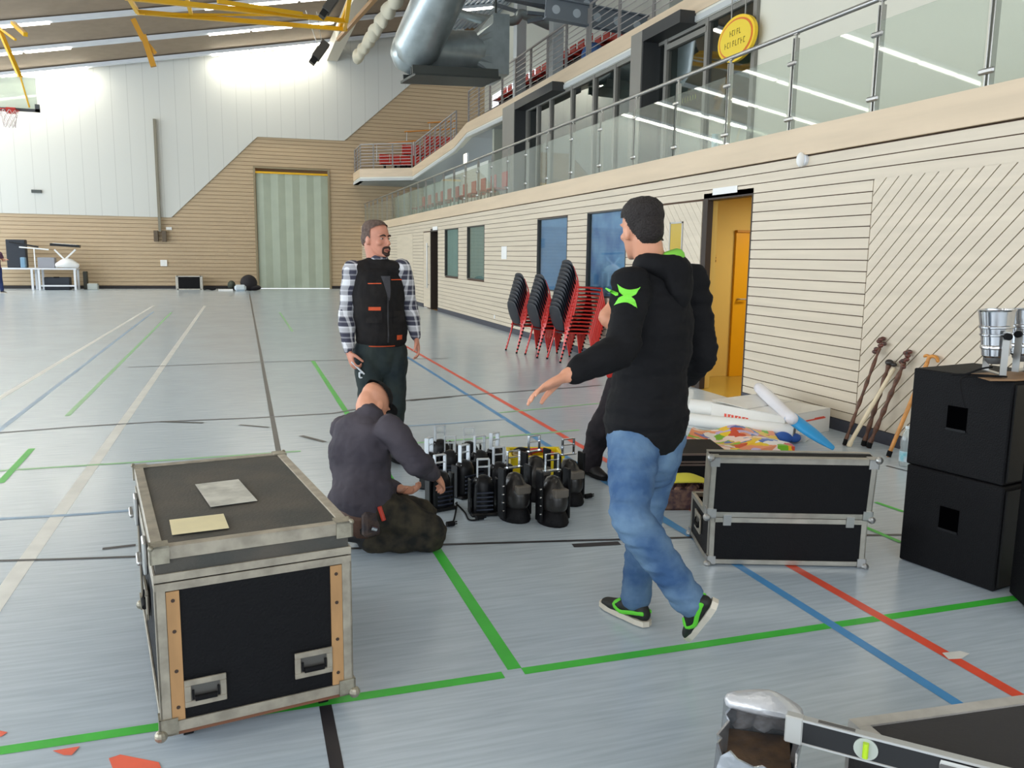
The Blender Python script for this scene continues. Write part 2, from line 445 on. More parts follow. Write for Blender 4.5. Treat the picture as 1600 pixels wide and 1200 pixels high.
# seam in the boards
# jamb linings of the two doorways
jb = MB(); jb.bb(WX - .004, WX + .07, 8.60, 8.70, 0, 2.24).bb(WX - .004, WX + .16, 7.70, 7.72, 0, 2.24).bb(WX, WX + .16, 7.7, 8.7, 2.225, 2.3)
struct(jb, 'trim_3', mat('dark_brown_jamb', (48, 36, 28), .6))
jb = MB(); jb.bb(WX - .004, WX + .3, 23.55, 23.6, 0, 2.23).bb(WX, WX + .3, 22.66, 23.6, 2.21, 2.3)
struct(jb, 'trim_4', mat('dark_brown_jamb', (48, 36, 28), .6))
# vestibule behind the near doorway
ym = mat('ochre_yellow_wall', (218, 186, 100), .7)
vb = MB(); vb.bb(WX + .16, 8.6, 9.5, 9.6, 0, 2.5).bb(8.6, 8.7, 5.5, 9.6, 0, 2.5).bb(WX + .16, 8.7, 5.4, 5.5, 0, 2.5)
vb.bb(WX + .07, WX + .17, 8.66, 8.70, 0, 2.24)
struct(vb, 'wall_vestibule', ym)
struct(MB().bb(WX + .02, 8.7, 5.4, 9.6, 2.42, 2.5), 'ceiling_vestibule', M['cream'])
struct(MB().bb(WX, 8.7, 5.4, 9.6, -.2, -.002), 'floor_vestibule', mat('ochre_linoleum', (176, 146, 62), .25))
pD0, pD1 = at(1137, 578, 9.5), at(1178, 578, 9.5)
d3 = struct(MB().bb(pD0.x, pD0.x + .9, 9.46, 9.5, 0, at(1140, 363, 9.5).z), 'door_3', mat('orange_yellow_door', (226, 164, 20), .4))
MB().cyl((pD0.x + .06, 9.46, 1.03), (pD0.x + .06, 9.4, 1.03), .012).cyl((pD0.x + .06, 9.41, 1.03), (pD0.x + .18, 9.41, 1.03), .01).build('door_handle', M['steel'], d3, smooth=True)
MB().bb(pD0.x, pD0.x + .9, 9.44, 9.5, at(1140, 363, 9.5).z - .0, at(1140, 363, 9.5).z + .03).build('door_frame', mat('ochre_frame', (190, 130, 20), .5), d3)
area = area_light('vestibule_lamp', (6.8, 8.0, 2.38), .8, .8, 45, (0, 0, -1), (1, .93, .8))
# corridor behind the far doorway
br = mat('brown_wood_door', (150, 112, 62), .5)
vb = MB(); vb.bb(WX + .16, 7.2, 24.0, 24.1, 0, 2.4).bb(7.2, 7.3, 22.0, 24.1, 0, 2.4).bb(WX + .16, 7.3, 22.0, 22.1, 0, 2.4)
struct(vb, 'wall_corridor', br)
struct(MB().bb(WX, 7.3, 22.0, 24.1, -.2, -.002), 'floor_corridor', br)
struct(MB().bb(WX + .02, 7.3, 22.0, 24.1, 2.4, 2.48), 'ceiling_corridor', M['cream'])

# windows of the right wall
bl = mat('blue_roller_blind', (120, 156, 204), .6, var=.08, vscale=1.5, stretch=(1, 1, 3))
bl2 = mat('blue_lit_blind', (76, 124, 190), .6, rgb2=(136, 176, 222), vscale=2.5)
gr = mat('grey_green_blind', (150, 166, 160), .6, var=.08, vscale=2, stretch=(1, 4, .2))
pane = glass('window_glass', (235, 244, 244), refl=.6)
for i, (y0, y1, z0, z1, m_) in enumerate(((10.74, 12.16, .95, 2.24, bl2), (12.99, 14.48, .95, 2.23, bl), (17.99, 19.5, 1.0, 2.24, gr), (20.37, 21.82, 1.0, 2.24, gr))):
    f = MB(); d_ = .15
    f.bb(WX - .004, WX + d_, y1 - .02, y1, z0, z1).bb(WX - .004, WX + d_, y0, y0 + .02, z0, z1).bb(WX - .004, WX + d_, y0, y1, z1 - .02, z1).bb(WX - .004, WX + d_, y0, y1, z0, z0 + .02)
    wo = struct(f, 'window_%d' % (i + 1), mat('window_reveal', (70, 68, 64), .5))
    MB().bb(WX + .03, WX + .036, y0 + .02, y1 - .02, z0 + .02, z1 - .02).build('window_pane', pane, wo)
    MB().bb(WX + .07, WX + .08, y0 + .02, y1 - .02, z0 + .02, z1 - .02).build('blind', m_, wo)

# ------------------------------------------------------------------ far wall
mfw = M['plank_far']
fw = MB()
def planks_y(mb, y, z0, z1, pitch, gap, x0, x1, holes):
    z = z1
    while z - .01 > z0:
        a = max(z0, z - pitch + gap); seg = [(x0, x1)]
        for hx0, hx1, hz0, hz1 in holes:
            if a < hz1 - .02 and z > hz0 + .02:
                ns = []
                for s0, s1 in seg:
                    if hx0 > s0: ns.append((s0, min(hx0, s1)))
                    if hx1 < s1: ns.append((max(hx1, s0), s1))
                seg = ns
        for s0, s1 in seg:
            if s1 - s0 > .01: mb.bb(s0, s1, y, y + .03, a, z)
        z -= pitch
planks_y(fw, YF, .12, 11.0, .16, .018, -16, 10.9, [(.66, 3.74, -1, 5.22)])
wb = MB(); wb.bb(-16, .66, YF + .03, YF + .3, 0, 12).bb(3.74, 11, YF + .03, YF + .3, 0, 12).bb(.66, 3.74, YF + .03, YF + .3, 5.2, 12).bb(.5, 3.9, YF + .62, YF + .7, 0, 5.4)
wall_far = struct(wb, 'wall_far', mat('brown_groove_backing', (150, 122, 92), .9))
fw.build('cladding', mfw, wall_far)
CZ = lambda x: 9.86 + .186 * x
pts = [(-16, 3.0), (-2.77, 2.98), (.8, 6.46), (4.47, 6.49), (7.84, 9.45), (9.9, 11.3), (9.9, CZ(9.9) + .1), (-16, CZ(-16) + .1)]
wpn = mat('white_wall_boards', (212, 214, 208), .7)
nt = wpn.node_tree; b = nt.nodes['Principled BSDF']; tc = nt.nodes.new('ShaderNodeTexCoord'); sx = nt.nodes.new('ShaderNodeSeparateXYZ')
md = nt.nodes.new('ShaderNodeMath'); md.operation = 'PINGPONG'; md.inputs[1].default_value = .3
gt = nt.nodes.new('ShaderNodeMath'); gt.operation = 'LESS_THAN'; gt.inputs[1].default_value = .012
mx = nt.nodes.new('ShaderNodeMix'); mx.data_type = 'RGBA'; mx.inputs['A'].default_value = (*s2l((210, 211, 206)), 1); mx.inputs['B'].default_value = (*s2l((194, 195, 190)), 1)
nt.links.new(tc.outputs['Object'], sx.inputs[0]); nt.links.new(sx.outputs['X'], md.inputs[0]); nt.links.new(md.outputs[0], gt.inputs[0]); nt.links.new(gt.outputs[0], mx.inputs['Factor']); nt.links.new(mx.outputs['Result'], b.inputs['Base Color'])
MB().prism([(x, YF - .06, z) for x, z in pts], (0, .06, 0)).build('white_boarding', wpn, wall_far)
struct(MB().bb(-16, .66, YF - .02, YF + .01, 0, .12).bb(3.74, WX, YF - .02, YF + .01, 0, .12), 'baseboard_far', mat('black_base', (36, 32, 34), .6))
# tall folding door in the far wall
fd = MB(); nf = 5; wd = 3.04 / nf
for k in range(nf):
    x0 = .68 + k * wd; y_a = YF + .075; y_b = YF + .03
    fd.prism([(x0, y_a, .03), (x0 + wd * .5, y_b, .03), (x0 + wd * .5, y_b + .03, .03), (x0, y_a + .03, .03)], (0, 0, 4.92))
    fd.prism([(x0 + wd * .5, y_b, .03), (x0 + wd, y_a, .03), (x0 + wd, y_a + .03, .03), (x0 + wd * .5, y_b + .03, .03)], (0, 0, 4.92))
d4 = struct(fd, 'door_4', mat('pale_green_grey_folding_panel', (176, 186, 168), .5, var=.04, vscale=2))
MB().bb(.66, 3.72, YF - .03, YF + .03, 4.95, 5.03).build('track', M['yellow'], d4)
MB().bb(.58, .66, YF - .05, YF + .2, 0, 5.22).bb(3.72, 3.8, YF - .05, YF + .2, 0, 5.22).bb(.58, 3.8, YF - .04, YF + .2, 5.16, 5.24).build('door_frame', mat('grey_brown_frame', (150, 136, 108), .6), d4)

# ------------------------------------------------------------------ ceiling
mc = mat('brown_perforated_ceiling', (150, 132, 112), .8, var=.05, vscale=3, bump=.3, bscale=40)
def roof(x0, x1, y0, y1, th, up=0.0):
    mb = MB(); mb.prism([(x0, y0, CZ(x0) + up), (x1, y0, CZ(x1) + up), (x1, y0, CZ(x1) + th + up), (x0, y0, CZ(x0) + th + up)], (0, y1 - y0, 0)); return mb
struct(roof(-16.2, 8.2, -5, YF + .3, .2), 'ceiling', mc)
dk = roof(8.2, 16, -5, YF + .3, .06)
for k in range(34):
    x = 8.4 + k * .22; dk.bar((x, -5, CZ(x) - .02), (x, YF, CZ(x) - .02), .07, .05)
struct(dk, 'ceiling_deck', mat('pale_metal_deck', (186, 196, 206), .45, .2))
# light battens across the ceiling, Y found where the photo's light lines cross the roof plane
slope_n = V((-.186, 0, 1)).normalized()
def on_roof(px, py, off=-.12):
    r_ = ray(px, py); o_ = V((0, 0, CAMZ)); p0 = V((0, 0, 9.86 + off))
    return o_ + r_ * ((p0 - o_).dot(slope_n) / r_.dot(slope_n))
def batten(Y, segs, x0=-15, x1=8, lab=''):
    t = thing('ceiling_light', lab, 'light', (x0, Y, CZ(x0) - .1), group='strip lights across the ceiling')
    t['label'] = lab
    MB().bar((x0, Y, CZ(x0) - .1), (x1, Y, CZ(x1) - .1), .26, .12).build('housing', M['batten'], t, W=True)
    for a, b_ in segs:
        L = b_ - a; k = max(1, round(L / 1.5)); st = L / k
        for j in range(k):
            p = a + j * st + .05; q = a + (j + 1) * st - .05
            MB().bar((p, Y, CZ(p) - .18), (q, Y, CZ(q) - .18), .2, .05).build('tube', M['tubew'] if Y > 37 else M['tube'], t, W=True, bevel=.01)
LAB = {37.35: 'white strip light housing closest to the end wall', 34.0: 'second strip light housing from the end wall', 30.6: 'third strip light housing from the end wall'}
for Y in (37.35, 34.0, 30.6):
    batten(Y, [(-14.8, -5.47), (-.93, 3.72)] + ([(8.4, 10.1)] if Y == 34.0 else []), x1=10.4 if Y == 34.0 else 7.6, lab=LAB[Y])
for Y in (27.2, 22.0, 16.8, 11.6, 6.4, 1.2):
    batten(Y, [(-14.8, -5.47), (-.93, 6.0)], x1=7.6, lab={27.2: 'fourth', 22.0: 'fifth', 16.8: 'sixth', 11.6: 'seventh', 6.4: 'eighth', 1.2: 'ninth'}[Y] + ' strip light housing counted from the end wall')
# ------------------------------------------------------------------ balcony over the right-hand rooms
GX = 8.0
struct(MB().bb(WX + .02, 13.0, -5, YF, 2.6, 2.72), 'floor_balcony', mat('grey_linoleum', (150, 152, 150), .35))
# near railing: double flat posts, round handrail, clamped glass sheets
rail = thing('glass_railing', 'long steel balcony railing with clamped glass sheets above the boarded wall', 'railing', (5.25, 20, 2.81))
hr = MB(); hr.cyl((5.25, -4, 3.76), (5.25, 37.6, 3.76), .024, n=12); hr.build('handrail', M['steel'], rail, W=True, smooth=True)
py = 4.89 - 1.15 * 5
posts = []
while py < 37.5: posts.append(py); py += 1.155
for i, y in enumerate(posts):
    p = MB()
    for s_ in (-1, 1): p.bb(5.225, 5.275, y + s_ * .017 - .005, y + s_ * .017 + .005, 2.72, 3.70)
    p.bb(5.24, 5.26, y - .008, y + .008, 3.66, 3.75).bb(5.235, 5.265, y - .03, y + .03, 3.73, 3.772)
    po = p.build('post', M['steel'], rail, W=True)
    if y < 20:
        for z in (2.93, 3.46): MB().bb(5.20, 5.235, y - .07, y + .07, z - .022, z + .022).build('glass_clamp', M['steel'], po, W=True, bevel=.012)
gl_r = glass('railing_glass', (244, 248, 245), refl=.75, body=(226, 232, 222), bodyfac=.08)
for a, b_ in zip(posts, posts[1:]):
    MB().bb(5.212, 5.222, a + .035, b_ - .035, 2.82, 3.56).build('glass_pane', gl_r, rail, W=True)

# rooms behind the balcony: cream wall near, glazing further on
yc = onX(1183, 100, GX).y                       # edge of the cream wall
struct(MB().bb(GX, GX + .25, -5, yc, 2.72, 6.2), 'wall_gallery', M['cream'])
ztop = 5.75
struct(MB().bb(GX, GX + .2, 27.4, 37.9, 2.72, 4.74), 'wall_gallery_end', mat('pale_green_white_wall', (212, 218, 212), .6))
ri = MB(); ri.bb(12.6, 12.8, yc, 27.4, 2.72, 6.2).bb(GX + .25, 12.8, yc - .2, yc, 2.72, 6.2).bb(GX + .2, 12.8, 27.4, 27.6, 2.72, 6.2)
struct(ri, 'wall_lounge', mat('lounge_wall', (168, 172, 160), .8))
struct(MB().bb(GX + .2, 12.8, yc, 27.6, 5.8, 5.95), 'ceiling_lounge', mat('lounge_ceiling', (120, 124, 120), .8))
area_light('lounge_lamp', (10.3, 18, 5.7), 2.5, 12, 110, (0, 0, -1), (1, .97, .9))
tg = glass('facade_glass', (150, 172, 170), refl=2.2)
# mullions of the glazing (photo x at a given row)
mull = [(1180, 100), (1106, 100), (1043, 110), (1008, 130), (965, 100), (930, 170), (895, 190), (862, 190), (842, 200), (825, 210), (808, 220)]
my = [onX(px, py_, GX).y for px, py_ in mull]
fz_ = MB()
for y in my: fz_.bb(GX - .06, GX + .06, y - .05, y + .05, 2.72, ztop)
fz_.bb(GX - .05, GX + .05, my[0], my[-1], ztop - .08, ztop + .06).bb(GX - .04, GX + .04, my[0], my[-1], 2.72, 2.82)
dz = onX(1040, 78, GX).z
fz_.bb(GX - .07, GX + .07, my[1], my[2], dz - .05, dz + .05)
w5 = struct(fz_, 'window_5', M['framel'])
for a, b_ in zip(my, my[1:]):
    MB().bb(GX - .006, GX + .006, a + .05, b_ - .05, 2.82, ztop - .08).build('glass_pane', tg, w5)
# yellow writing sticker on the glazed door
st = MB(); yy = onX(1092, 107, GX).y
for k in range(9): st.bb(GX - .075, GX - .07, onX(1060 + 4 * k, 107, GX).y - .05, onX(1062 + 4 * k, 107, GX).y, 4.42 + .0, 4.50)
st.build('sticker', mat('yellow_sticker', (196, 206, 60), .5), w5)
# yellow oval sign hanging in front of the glazing
sy0, sy1 = onX(1181, 62, GX - .15), onX(1123, 62, GX - .15)
cy = (sy0.y + sy1.y) / 2; cz = onX(1152, 60, GX - .15).z; ry = (sy1.y - sy0.y) / 2 * .98; rz_ = .36
sg = thing('oval_sign', 'yellow oval sign with a red ring hanging before the gallery windows', 'sign', (GX - .15, cy, cz))
def oval(rx0, rz0, x, th, m_, nm):
    mb = MB(); mb.prism([(x, rx0 * math.cos(2 * PI * k / 36), rz0 * math.sin(2 * PI * k / 36)) for k in range(36)], (th, 0, 0)); return mb.build(nm, m_, sg)
yl = mat('yellow_sign_plastic', (246, 206, 40), .4)
oval(ry, rz_, -.02, .06, yl, 'panel'); oval(ry * .9, rz_ * .87, -.026, .01, mat('red_orange_ring', (222, 112, 44), .4), 'ring'); oval(ry * .84, rz_ * .79, -.032, .01, mat('yellow_sign_face', (242, 212, 60), .4), 'face')
mw = Matrix.Translation((GX - .15 - .034, cy, cz)) @ Matrix.Rotation(-PI / 2, 4, 'Z') @ Matrix.Rotation(PI / 2, 4, 'X')
tm = mat('olive_lettering', (120, 100, 20), .5)
lt = MB()
for row, (zc, ns, w_) in enumerate(((.1, 5, .34), (-.07, 8, .62))):
    for k in range(ns):
        yk = -w_ / 2 + w_ * (k + .5) / ns
        lt.bb(-.036, -.03, yk - .022, yk - .012, zc - .045, zc + .045)
        if k % 2: lt.bb(-.036, -.03, yk - .022, yk + .018, zc + .032, zc + .045)
        if k % 3 == 0: lt.bb(-.036, -.03, yk - .022, yk + .02, zc - .006, zc + .006)
        if k % 3 == 1: lt.bb(-.036, -.03, yk - .022, yk + .018, zc - .045, zc - .033)
lt.bm.transform(Matrix.Diagonal((1, -1, 1, 1))); lt.build('lettering', tm, sg)
hs_ = MB(); hs_.cyl((.01, -.2, .2), (.01, -.2, 1.15), .012).cyl((.01, .2, .2), (.01, .2, 1.15), .012); hs_.build('hanger', M['steel'], sg)
# grey projecting L-shaped frames
def lframe(pa, pb, pc, ztp, label):
    X0 = 7.6
    y1 = onX(*pa, X0).y; y0 = onX(*pb, X0).y; yb = onX(*pc, X0).y
    t = thing('projecting_frame', label, 'frame', (X0, y1, 2.72), group='grey frames projecting from the gallery glazing')
    MB().bb(X0, GX + .1, y0, y1, 2.72, ztp).build('jamb', M['framel'], t, W=True)
    MB().bb(X0 + .01, GX + .1, y0 - .04, y0 - .001, 2.72, ztp - .02).build('inner_lining', mat('dark_lining', (48, 50, 52), .5), t, W=True)
    MB().bb(X0, GX + .1, yb, y0 - .001, ztp - .22, ztp).build('lintel', mat('dark_lining', (48, 50, 52), .5), t, W=True)
lframe((985, 100), (1001, 120), (1062, 40), 5.95, 'nearer grey L-shaped frame around the gallery door')
lframe((785, 200), (803, 200), (863, 135), 5.93, 'far grey L-shaped frame at the end of the gallery glazing')
# pale funnel-shaped planter behind the railing
pl = thing('planter', 'pale blue-white funnel planter standing behind the balcony glass', 'planter', (6.6, onX(1117, 225, 6.6).y, 2.72))
MB().lathe([(.02, 0), (.05, .02), (.05, .1), (.2, .3), (.2, .32), (.01, .32)], n=24).build('bowl', mat('pale_blue_glaze', (206, 228, 236), .3), pl, smooth=True)
MB().cyl((0, 0, .3), (0, 0, .62), .05).build('stem', mat('pale_blue_glaze', (206, 228, 236), .3), pl, smooth=True)
# red chairs along the far part of the balcony
def bench_chair(name, label, grp):
    t = thing(name, label, 'chair', group=grp)
    MB().box((0, 0, .44), (.44, .42, .04)).build('seat', M['seatred'], t, bevel=.01)
    MB().box((0, .2, .68), (.44, .03, .36)).build('backrest', M['seatred'], t, bevel=.01)
    l = MB()
    for a in (-1, 1):
        for b_ in (-1, 1): l.cyl((a * .19, b_ * .18, 0), (a * .19, b_ * .18, .43), .012, n=6)
    l.build('legs', M['blackm'], t)
    return t
ORD = ['first', 'second', 'third', 'fourth', 'fifth', 'sixth', 'seventh', 'eighth', 'ninth', 'tenth', 'eleventh', 'twelfth', 'thirteenth', 'fourteenth']
lab_b = 'red chair in the row seen through the far balcony railing'
c0 = bench_chair('balcony_chair', lab_b, 'red chairs on the far balcony')
for i in range(11):
    c = c0 if i == 0 else copy_tree(c0)
    c['label'] = ORD[i] + ' red chair from the near end of the row behind the far balcony glass'
    c.location = (5.95, 19.6 + i * .95, 2.72); c.rotation_euler = (0, 0, -PI / 2)
# round lamp under the gallery edge
lp = onX(727, 248, 7.9)
t = thing('wall_lamp', 'small bright rectangular lamp under the upper gallery edge', 'lamp', (7.9, lp.y, lp.z))
MB().box((.0, 0, .0), (.06, .3, .34)).build('diffuser', mat('lamp_glow', (255, 250, 210), .4, emit=(255, 248, 200), estr=6), t, bevel=.02)
MB().box((.05, 0, .0), (.06, .34, .38)).build('housing', M['batten'], t)

# ------------------------------------------------------------------ upper gallery edge, soffit and seats
UX = 7.9
pp = [V((4.83, 37.98, 5.1)), V((4.83, 35.8, 5.1)), V((6.8, 34.4, 5.1)), V((7.75, 31.2, 5.92)), V((UX, 29.9, 6.30)), V((UX, 25.5, 6.25)), V((UX, -4, 6.25))]
def ribbon(mb, pts, zt, zb, off0, off1):
    """vertical band following pts, between heights zt and zb below each point, offsets measured towards the stand"""
    n_ = len(pts); nor = []
    for i in range(n_):
        t_ = (pts[min(n_ - 1, i + 1)] - pts[max(0, i - 1)]); t_.z = 0; t_.normalize(); nor.append(V((-t_.y, t_.x, 0)) * -1)
    for i in range(n_ - 1):
        a, b_ = pts[i], pts[i + 1]; na, nb = nor[i], nor[i + 1]
        if na.x < 0: pass
        q = [a + na * off0, a + na * off1, b_ + nb * off1, b_ + nb * off0]
        lo = [mb.bm.verts.new(v - V((0, 0, zb))) for v in q]; hi = [mb.bm.verts.new(v - V((0, 0, zt))) for v in q]
        mb.bm.faces.new(lo[::-1]); mb.bm.faces.new(hi)
        for k in range(4): mb.bm.faces.new((lo[k], lo[(k + 1) % 4], hi[(k + 1) % 4], hi[k]))
    return mb
SG = 1
struct(ribbon(MB(), pp, 0, .34, 0, -.12), 'trim_5', M['fascia'])
struct(ribbon(MB(), pp, .34, .5, -.02, -.2), 'trim_6', mat('white_soffit_edge', (226, 226, 216), .6))
# soffit slab: from the edge back into the building
sf = MB()
sf.prism([(4.83, 37.98, 4.6), (4.83, 35.8, 4.6), (6.8, 34.4, 4.6), (11.2, 34.4, 4.6), (11.2, 37.98, 4.6)], (0, 0, .1))
inner = [0, 0, V((11.2, 34.4, 5.0)), V((11.2, 31.2, 5.5)), V((11.2, 29.9, 5.85)), V((11.2, 25.5, 5.85)), V((11.2, -4, 5.85))]
for i in range(2, len(pp) - 1):
    a, b_ = pp[i] - V((0, 0, .49)), pp[i + 1] - V((0, 0, .49)); c, d = inner[i + 1], inner[i]
    c = V((c.x, c.y, b_.z)); d = V((d.x, d.y, a.z))
    q = [a, b_, c, d]; lo = [sf.bm.verts.new(v) for v in q]; hi = [sf.bm.verts.new(v + V((0, 0, .1))) for v in q]
    sf.bm.faces.new(lo[::-1]); sf.bm.faces.new(hi)
    for k in range(4): sf.bm.faces.new((lo[k], lo[(k + 1) % 4], hi[(k + 1) % 4], hi[k]))
struct(sf, 'ceiling_soffit', mat('grey_white_soffit', (196, 200, 200), .7))
# back wall of the stand and pale wall strip beside the end wall
ub = MB(); ub.bb(10.9, 11.1, 20.5, YF + .3, 5.5, 12.5)
struct(ub, 'wall_upper_right', mat('upper_grey_white_wall', (206, 208, 198), .7))
struct(MB().bb(15.5, 15.7, -5, 20.5, 5.9, 13.2).bb(11.1, 15.7, 20.5, 20.7, 5.9, 13.0), 'wall_upper_near', mat('upper_grey_white_wall', (206, 208, 198), .7))
struct(MB().bb(UX + .1, 15.5, -4, 20.5, 5.95, 6.1), 'floor_gallery', mat('grey_linoleum', (150, 152, 150), .35))
# stepped stand
stp = MB()
for k in range(4): stp.bb(UX + .5 + k * .75, 10.9, 20.4, 29.6, 6.0 + k * .3, 6.6 + k * .3)
for k in range(3): stp.bb(5.55 + k * 1.1, 10.8, 35.75 + k * .65, 37.9, 4.72 + k * .53, 4.98 + k * .53)
struct(stp, 'floor_stand', mat('dark_stand', (70, 62, 60), .7))
def stand_seat():
    t = thing('stand_seat', 'red plastic seat in a row of the upper stand', 'seat')
    MB().box((0, .0, .4), (.42, .4, .05)).build('seat', M['seatred'], t, bevel=.015)
    MB().box((0, .19, .62), (.42, .04, .4)).build('backrest', M['seatred'], t, bevel=.015)
    MB().box((0, .08, .19), (.08, .2, .38)).build('bracket', M['blackm'], t)
    return t
s0 = stand_seat(); first = True
def put_seat(x, y, z, rz, lab, grp):
    global first
    c = s0 if first else copy_tree(s0)
    first = False
    c.location = (x, y, z); c.rotation_euler = (0, 0, rz); c['label'] = lab; c['group'] = grp
for k in range(3):
    for j in range(14):
        put_seat(UX + .95 + k * .75, 21.4 + j * .58, 6.6 + k * .3, -PI / 2, ORD[j] + ' red seat from the near end in the ' + ['front', 'second', 'third'][k] + ' row of the upper stand', 'red seats of the upper stand, row ' + ['one', 'two', 'three'][k])
for k in range(3):
    for j in range(6):
        put_seat(5.95 + k * 1.1 + j * .46, 36.1 + k * .65, 4.98 + k * .53, 0, ORD[j] + ' red seat from the left in the ' + ['lowest', 'middle', 'top'][k] + ' row of the corner stand', 'red seats of the corner stand, ' + ['lowest', 'middle', 'top'][k] + ' row')
# orange handrails in the corner stand
for i, (a, b_) in enumerate((((590, 226), (690, 222), ), ((616, 246 - 20), (682, 222)))[:1]): pass
for i, (a, b_, y) in enumerate((((585, 226), (650, 220), 36.5), ((632, 206), (712, 201), 37.2), ((668, 192), (712, 189), 37.7))):
    p, q = at(*a, y), at(*b_, y)
    t = thing('handrail', ['lowest orange handrail in the corner stand', 'middle orange handrail in the corner stand', 'topmost orange handrail in the corner stand'][i], 'handrail', (p.x, p.y, p.z - .6), group='orange handrails of the corner stand')
    MB().cyl(p, q, .03, n=8).build('rail', mat('orange_varnish', (214, 140, 60), .4), t, W=True)
    MB().cyl(p + V((.1, 0, 0)), p + V((.1, 0, -.7)), .02, n=6).cyl(q - V((.1, 0, 0)), q + V((-.1, 0, -.7)), .02, n=6).build('posts', M['steel'], t, W=True)
# barred steel railings of the upper edge
def bars_rail(name, pts, h, label, npost, tilt=0):
    t = thing(name, label, 'railing', tuple(pts[0]))
    m_ = mat('satin_steel_rail', (176, 172, 170), .4, .5)
    tp = MB()
    for a, b_ in zip(pts, pts[1:]): tp.cyl(V(a) + V((0, 0, h)), V(b_) + V((0, 0, h)), .028, n=8)
    tp.build('handrail', m_, t, W=True)
    ln = MB()
    for k in range(1, 8):
        for a, b_ in zip(pts, pts[1:]): ln.cyl(V(a) + V((0, 0, h * k / 8.0)), V(b_) + V((0, 0, h * k / 8.0)), .012, n=6)
    o = ln.build('bars', m_, t, W=True)
    tot = sum((V(b_) - V(a)).length for a, b_ in zip(pts, pts[1:])); d = 0
    for k in range(npost):
        s_ = tot * k / (npost - 1); acc = 0
        for a, b_ in zip(pts, pts[1:]):
            L = (V(b_) - V(a)).length
            if s_ <= acc + L + 1e-6:
                p = V(a).lerp(V(b_), (s_ - acc) / L); break
            acc += L
        pb = MB()
        for q in (-.03, .03): pb.box((p.x, p.y + q, p.z + h / 2), (.05, .014, h))
        pb.build('post', m_, t, W=True)
ins = V((.06, -.02, 0))
bars_rail('barred_railing', [pp[0] + V((.08, -.05, 0)), pp[1] + V((.08, .05, 0)), pp[2] + V((.0, .08, 0))], 1.0, 'barred railing of the corner stand facing the hall', 6)
bars_rail('barred_railing', [pp[2] + V((.12, -.02, 0)), pp[3] + V((.1, 0, 0))], 1.0, 'barred railing rising beside the stair of the corner stand', 9)
bars_rail('barred_railing', [pp[4] + V((.08, 0, 0)), V((UX + .08, 19.0, 6.25))], 1.1, 'barred railing of the upper stand above the far glazing', 9)
bars_rail('barred_railing', [V((UX + .06, 18.8, 6.25)), V((UX + .06, 6.0, 6.25))], 1.15, 'barred railing of the upper walkway beneath the roof deck', 9)
# columns
for i, (px, pyb) in enumerate(((811, 150), (868, 115))):
    yb = onX(px, pyb, 8.25).y
    t = thing('steel_column', ['grey steel column left of its twin above the gallery', 'grey steel column right of its twin above the gallery'][i], 'column', (8.25, yb, 6.05))
    MB().bb(8.25 - .15, 8.25 + .15, yb - .17, yb + .17, 6.05, 11.4).build('shaft', mat('pale_grey_column', (182, 188, 190), .45), t, W=True)
    MB().bb(8.25 - .2, 8.25 + .2, yb - .2, yb + .2, 6.02, 6.06).build('base_plate', M['beam'], t, W=True)
# daylight slits behind the upper stand
for i, (a, b_, X_) in enumerate((((770, 166), (836, 119), 10.88), ((872, 104), (914, 68), 15.48))):
    p, q = onX(*a, X_), onX(*b_, X_)
    struct(MB().bb(X_ - .02, X_ + .02, q.y, p.y, min(p.z, q.z) - .1, min(p.z, q.z) + (.45 if i == 0 else .7)), 'window_%d' % (7 + i), mat('daylight_pane', (240, 246, 255), .3, emit=(236, 244, 255), estr=2.2))
# blue ball-like bag on the upper walkway
b0 = onX(926, 69, 8.3)
ba = MB().ell((0, 0, .3), (.25, .42, .3)).build('sports_bag', mat('dark_blue_fabric', (52, 88, 140), .6, bump=.4, bscale=10), smooth=True)
ba.location = (8.3, b0.y, 6.11); tag(ba, 'rounded blue bag lying behind the upper walkway railing', 'bag')
# roof girders on the upper right
for i, (a, b_, Y, dp) in enumerate((((852, 12), (1010, 42), 19.0, .45), ((790, -12), (930, 8), 21.5, .35))):
    p, q = at(*a, Y), at(*b_, Y)
    t = thing('roof_girder', ['nearer grey roof girder with round web openings', 'further grey roof girder behind the columns'][i], 'girder', tuple(p))
    MB().bar(p, q, .04, dp).build('web', M['beam'], t, W=True)
    d_ = (q - p).normalized()
    up = V((0, 1, 0)).cross(d_); up = up if up.z > 0 else -up
    for s_ in (-1, 1): MB().bar(p + up * s_ * dp / 2, q + up * s_ * dp / 2, .22, .03).build('flange', M['beam'], t, W=True)
    for k in range(5):
        c = p.lerp(q, .1 + .2 * k); MB().cyl(c - V((0, .025, 0)), c + V((0, .025, 0)), .1, n=16).build('web_opening', mat('pale_web_opening', (176, 186, 194), .6), t, W=True)
# diagonal lattice near the columns
for i, (a, b_, Y) in enumerate((((800, 0), (862, 14), 22), ((824, 34), (905, 18), 22), ((824, 20), (905, 28), 22), ((770, 6), (815, 20), 23))):
    p, q = at(*a, Y), at(*b_, Y)
    o = MB().bar(p, q, .09, .09).build('roof_brace', M['beam'], loc=p); tag(o, ['upper slanting roof brace left of the right column', 'lower slanting roof brace crossing between the columns', 'flatter roof brace crossing between the columns', 'short roof brace left of the left column'][i], 'brace')

